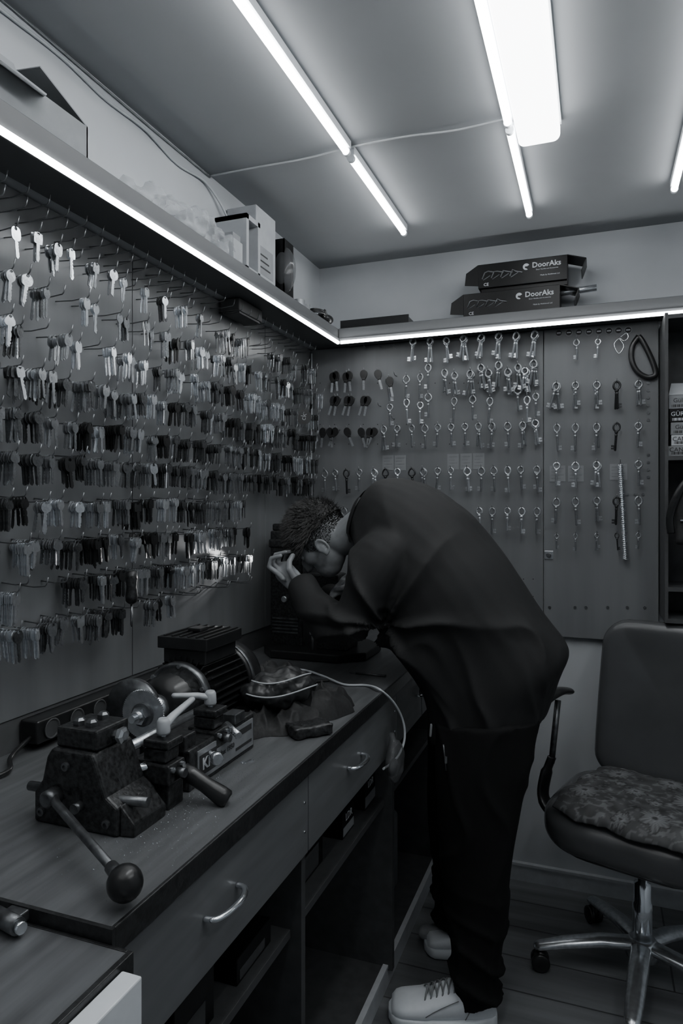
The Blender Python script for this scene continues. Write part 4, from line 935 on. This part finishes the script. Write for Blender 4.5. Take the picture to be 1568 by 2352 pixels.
# shoes
def shoe(toe,heel,label,ank=.19):
    toe=V((toe[0],toe[1],0));heel=V((heel[0],heel[1],0)); ax=(toe-heel); L=ax.length; ax.normalize(); sd=V((0,0,1)).cross(ax)
    t=root('sneaker',(toe+heel)/2,label,'shoe')
    def wd(s): return (.034+.014*math.sin(min(1,s*1.6)*PI/2)+.006*math.sin(s*PI)+.004*(s>.6))*(1 if s<.88 else math.sqrt(max(.05,1-((s-.86)/.145)**2)))*(1 if s>.07 else math.sqrt(max(.05,1-((.09-s)/.1)**2)))
    SS=[0,.02,.05,.1,.2,.3,.4,.5,.6,.7,.8,.88,.93,.97,1.0]
    def ringz(s,z0,z1,k,p=2.6,n=20):
        c=heel+ax*L*s; w=wd(s)*k; out=[]
        for j in range(n):
            a=2*PI*j/n;ca,sa=math.cos(a),math.sin(a)
            out.append(c+sd*w*math.copysign(abs(ca)**(2/p),ca)+V((0,0,(z0+z1)/2+(z1-z0)/2*math.copysign(abs(sa)**(2/p),sa))))
        return out
    build(MB().loft([ringz(s,0 if s<.85 else .004*(s-.85)/.15,.040 if s<.2 else .034,1.06,6) for s in SS]),'sole','sole',t)
    top=lambda s: .104 if s<.12 else (.104+.014*(s-.12)/.18 if s<.3 else (.118-.046*((s-.3)/.4) if s<.7 else (.072-.012*(s-.7)/.25 if s<.95 else .050)))
    SU=[.02,.05,.1,.15,.2,.25,.3,.35,.4,.45,.5,.55,.6,.65,.7,.75,.8,.85,.88,.93,.97]
    build(MB().loft([ringz(s,.02,top(s),.98,2.5) for s in SU]),'upper','shoe',t)
    build(MB().loft([ringz(s,.06,z,.55,2) for s,z in ((.26,.150),(.30,.148),(.36,.132),(.44,.115),(.52,.101),(.6,.089))]),'tongue','shoe',t)
    m=MB()
    for k in range(6):
        s=.33+k*.054; z=top(s)+.010; c=heel+ax*L*s
        for e in (-1,1):
            m.tube(smooth([c+sd*e*.032+V((0,0,z-.026)),c+sd*e*.020+ax*.003+V((0,0,z-.006)),c+ax*.008+V((0,0,z+.002)),c-sd*e*.020+ax*.016+V((0,0,z-.009)),c-sd*e*.032+ax*.02+V((0,0,z-.028))],3),.0026,6,True)
    c=heel+ax*L*.32+V((0,0,.140)); 
    for e in (-1,1): m.tube(smooth([c,c+sd*e*.025+V((0,0,.010)),c+sd*e*.048-V((0,0,.018)),c+sd*e*.026+V((0,0,-.012)),c],4),.0026,6)
    build(m,'laces','lace',t)
    for side_ in (1,-1):
        build(MB().tube([heel+ax*L*q+sd*side_*(wd(q)*.995)+V((0,0,zz_)) for q,zz_ in ((.66,.046),(.60,.056),(.52,.070),(.44,.082),(.36,.092))],.0013,5),'eyelet_seam','lace',t)
        build(MB().tube([heel+ax*L*q+sd*side_*(wd(q)*1.0)+V((0,0,zz_)) for q,zz_ in ((.30,.040),(.26,.062),(.18,.082),(.08,.090))],.0013,5),'heel_seam','lace',t)
shoe((-.553,1.862),(-.262,1.940),'near white laced sneaker on the foot closest to the camera')
shoe((-.528,2.185),(-.300,2.262),'far white sneaker partly hidden behind the trouser leg')
# ================= CAMERA / WORLD
cam=bpy.data.cameras.new('camera'); co=bpy.data.objects.new('camera',cam); C.objects.link(co)
co.location=(0,0,HC); co.rotation_euler=(R(90),0,math.atan2(ST,CT)); cam.sensor_width=36; cam.lens=24; cam.shift_y=-15/2352; cam.clip_start=.02
bpy.context.scene.camera=co
w=bpy.data.worlds.new('world'); w.use_nodes=True; w.node_tree.nodes['Background'].inputs[0].default_value=(.5,.52,.55,1); w.node_tree.nodes['Background'].inputs[1].default_value=.02
bpy.context.scene.world=w
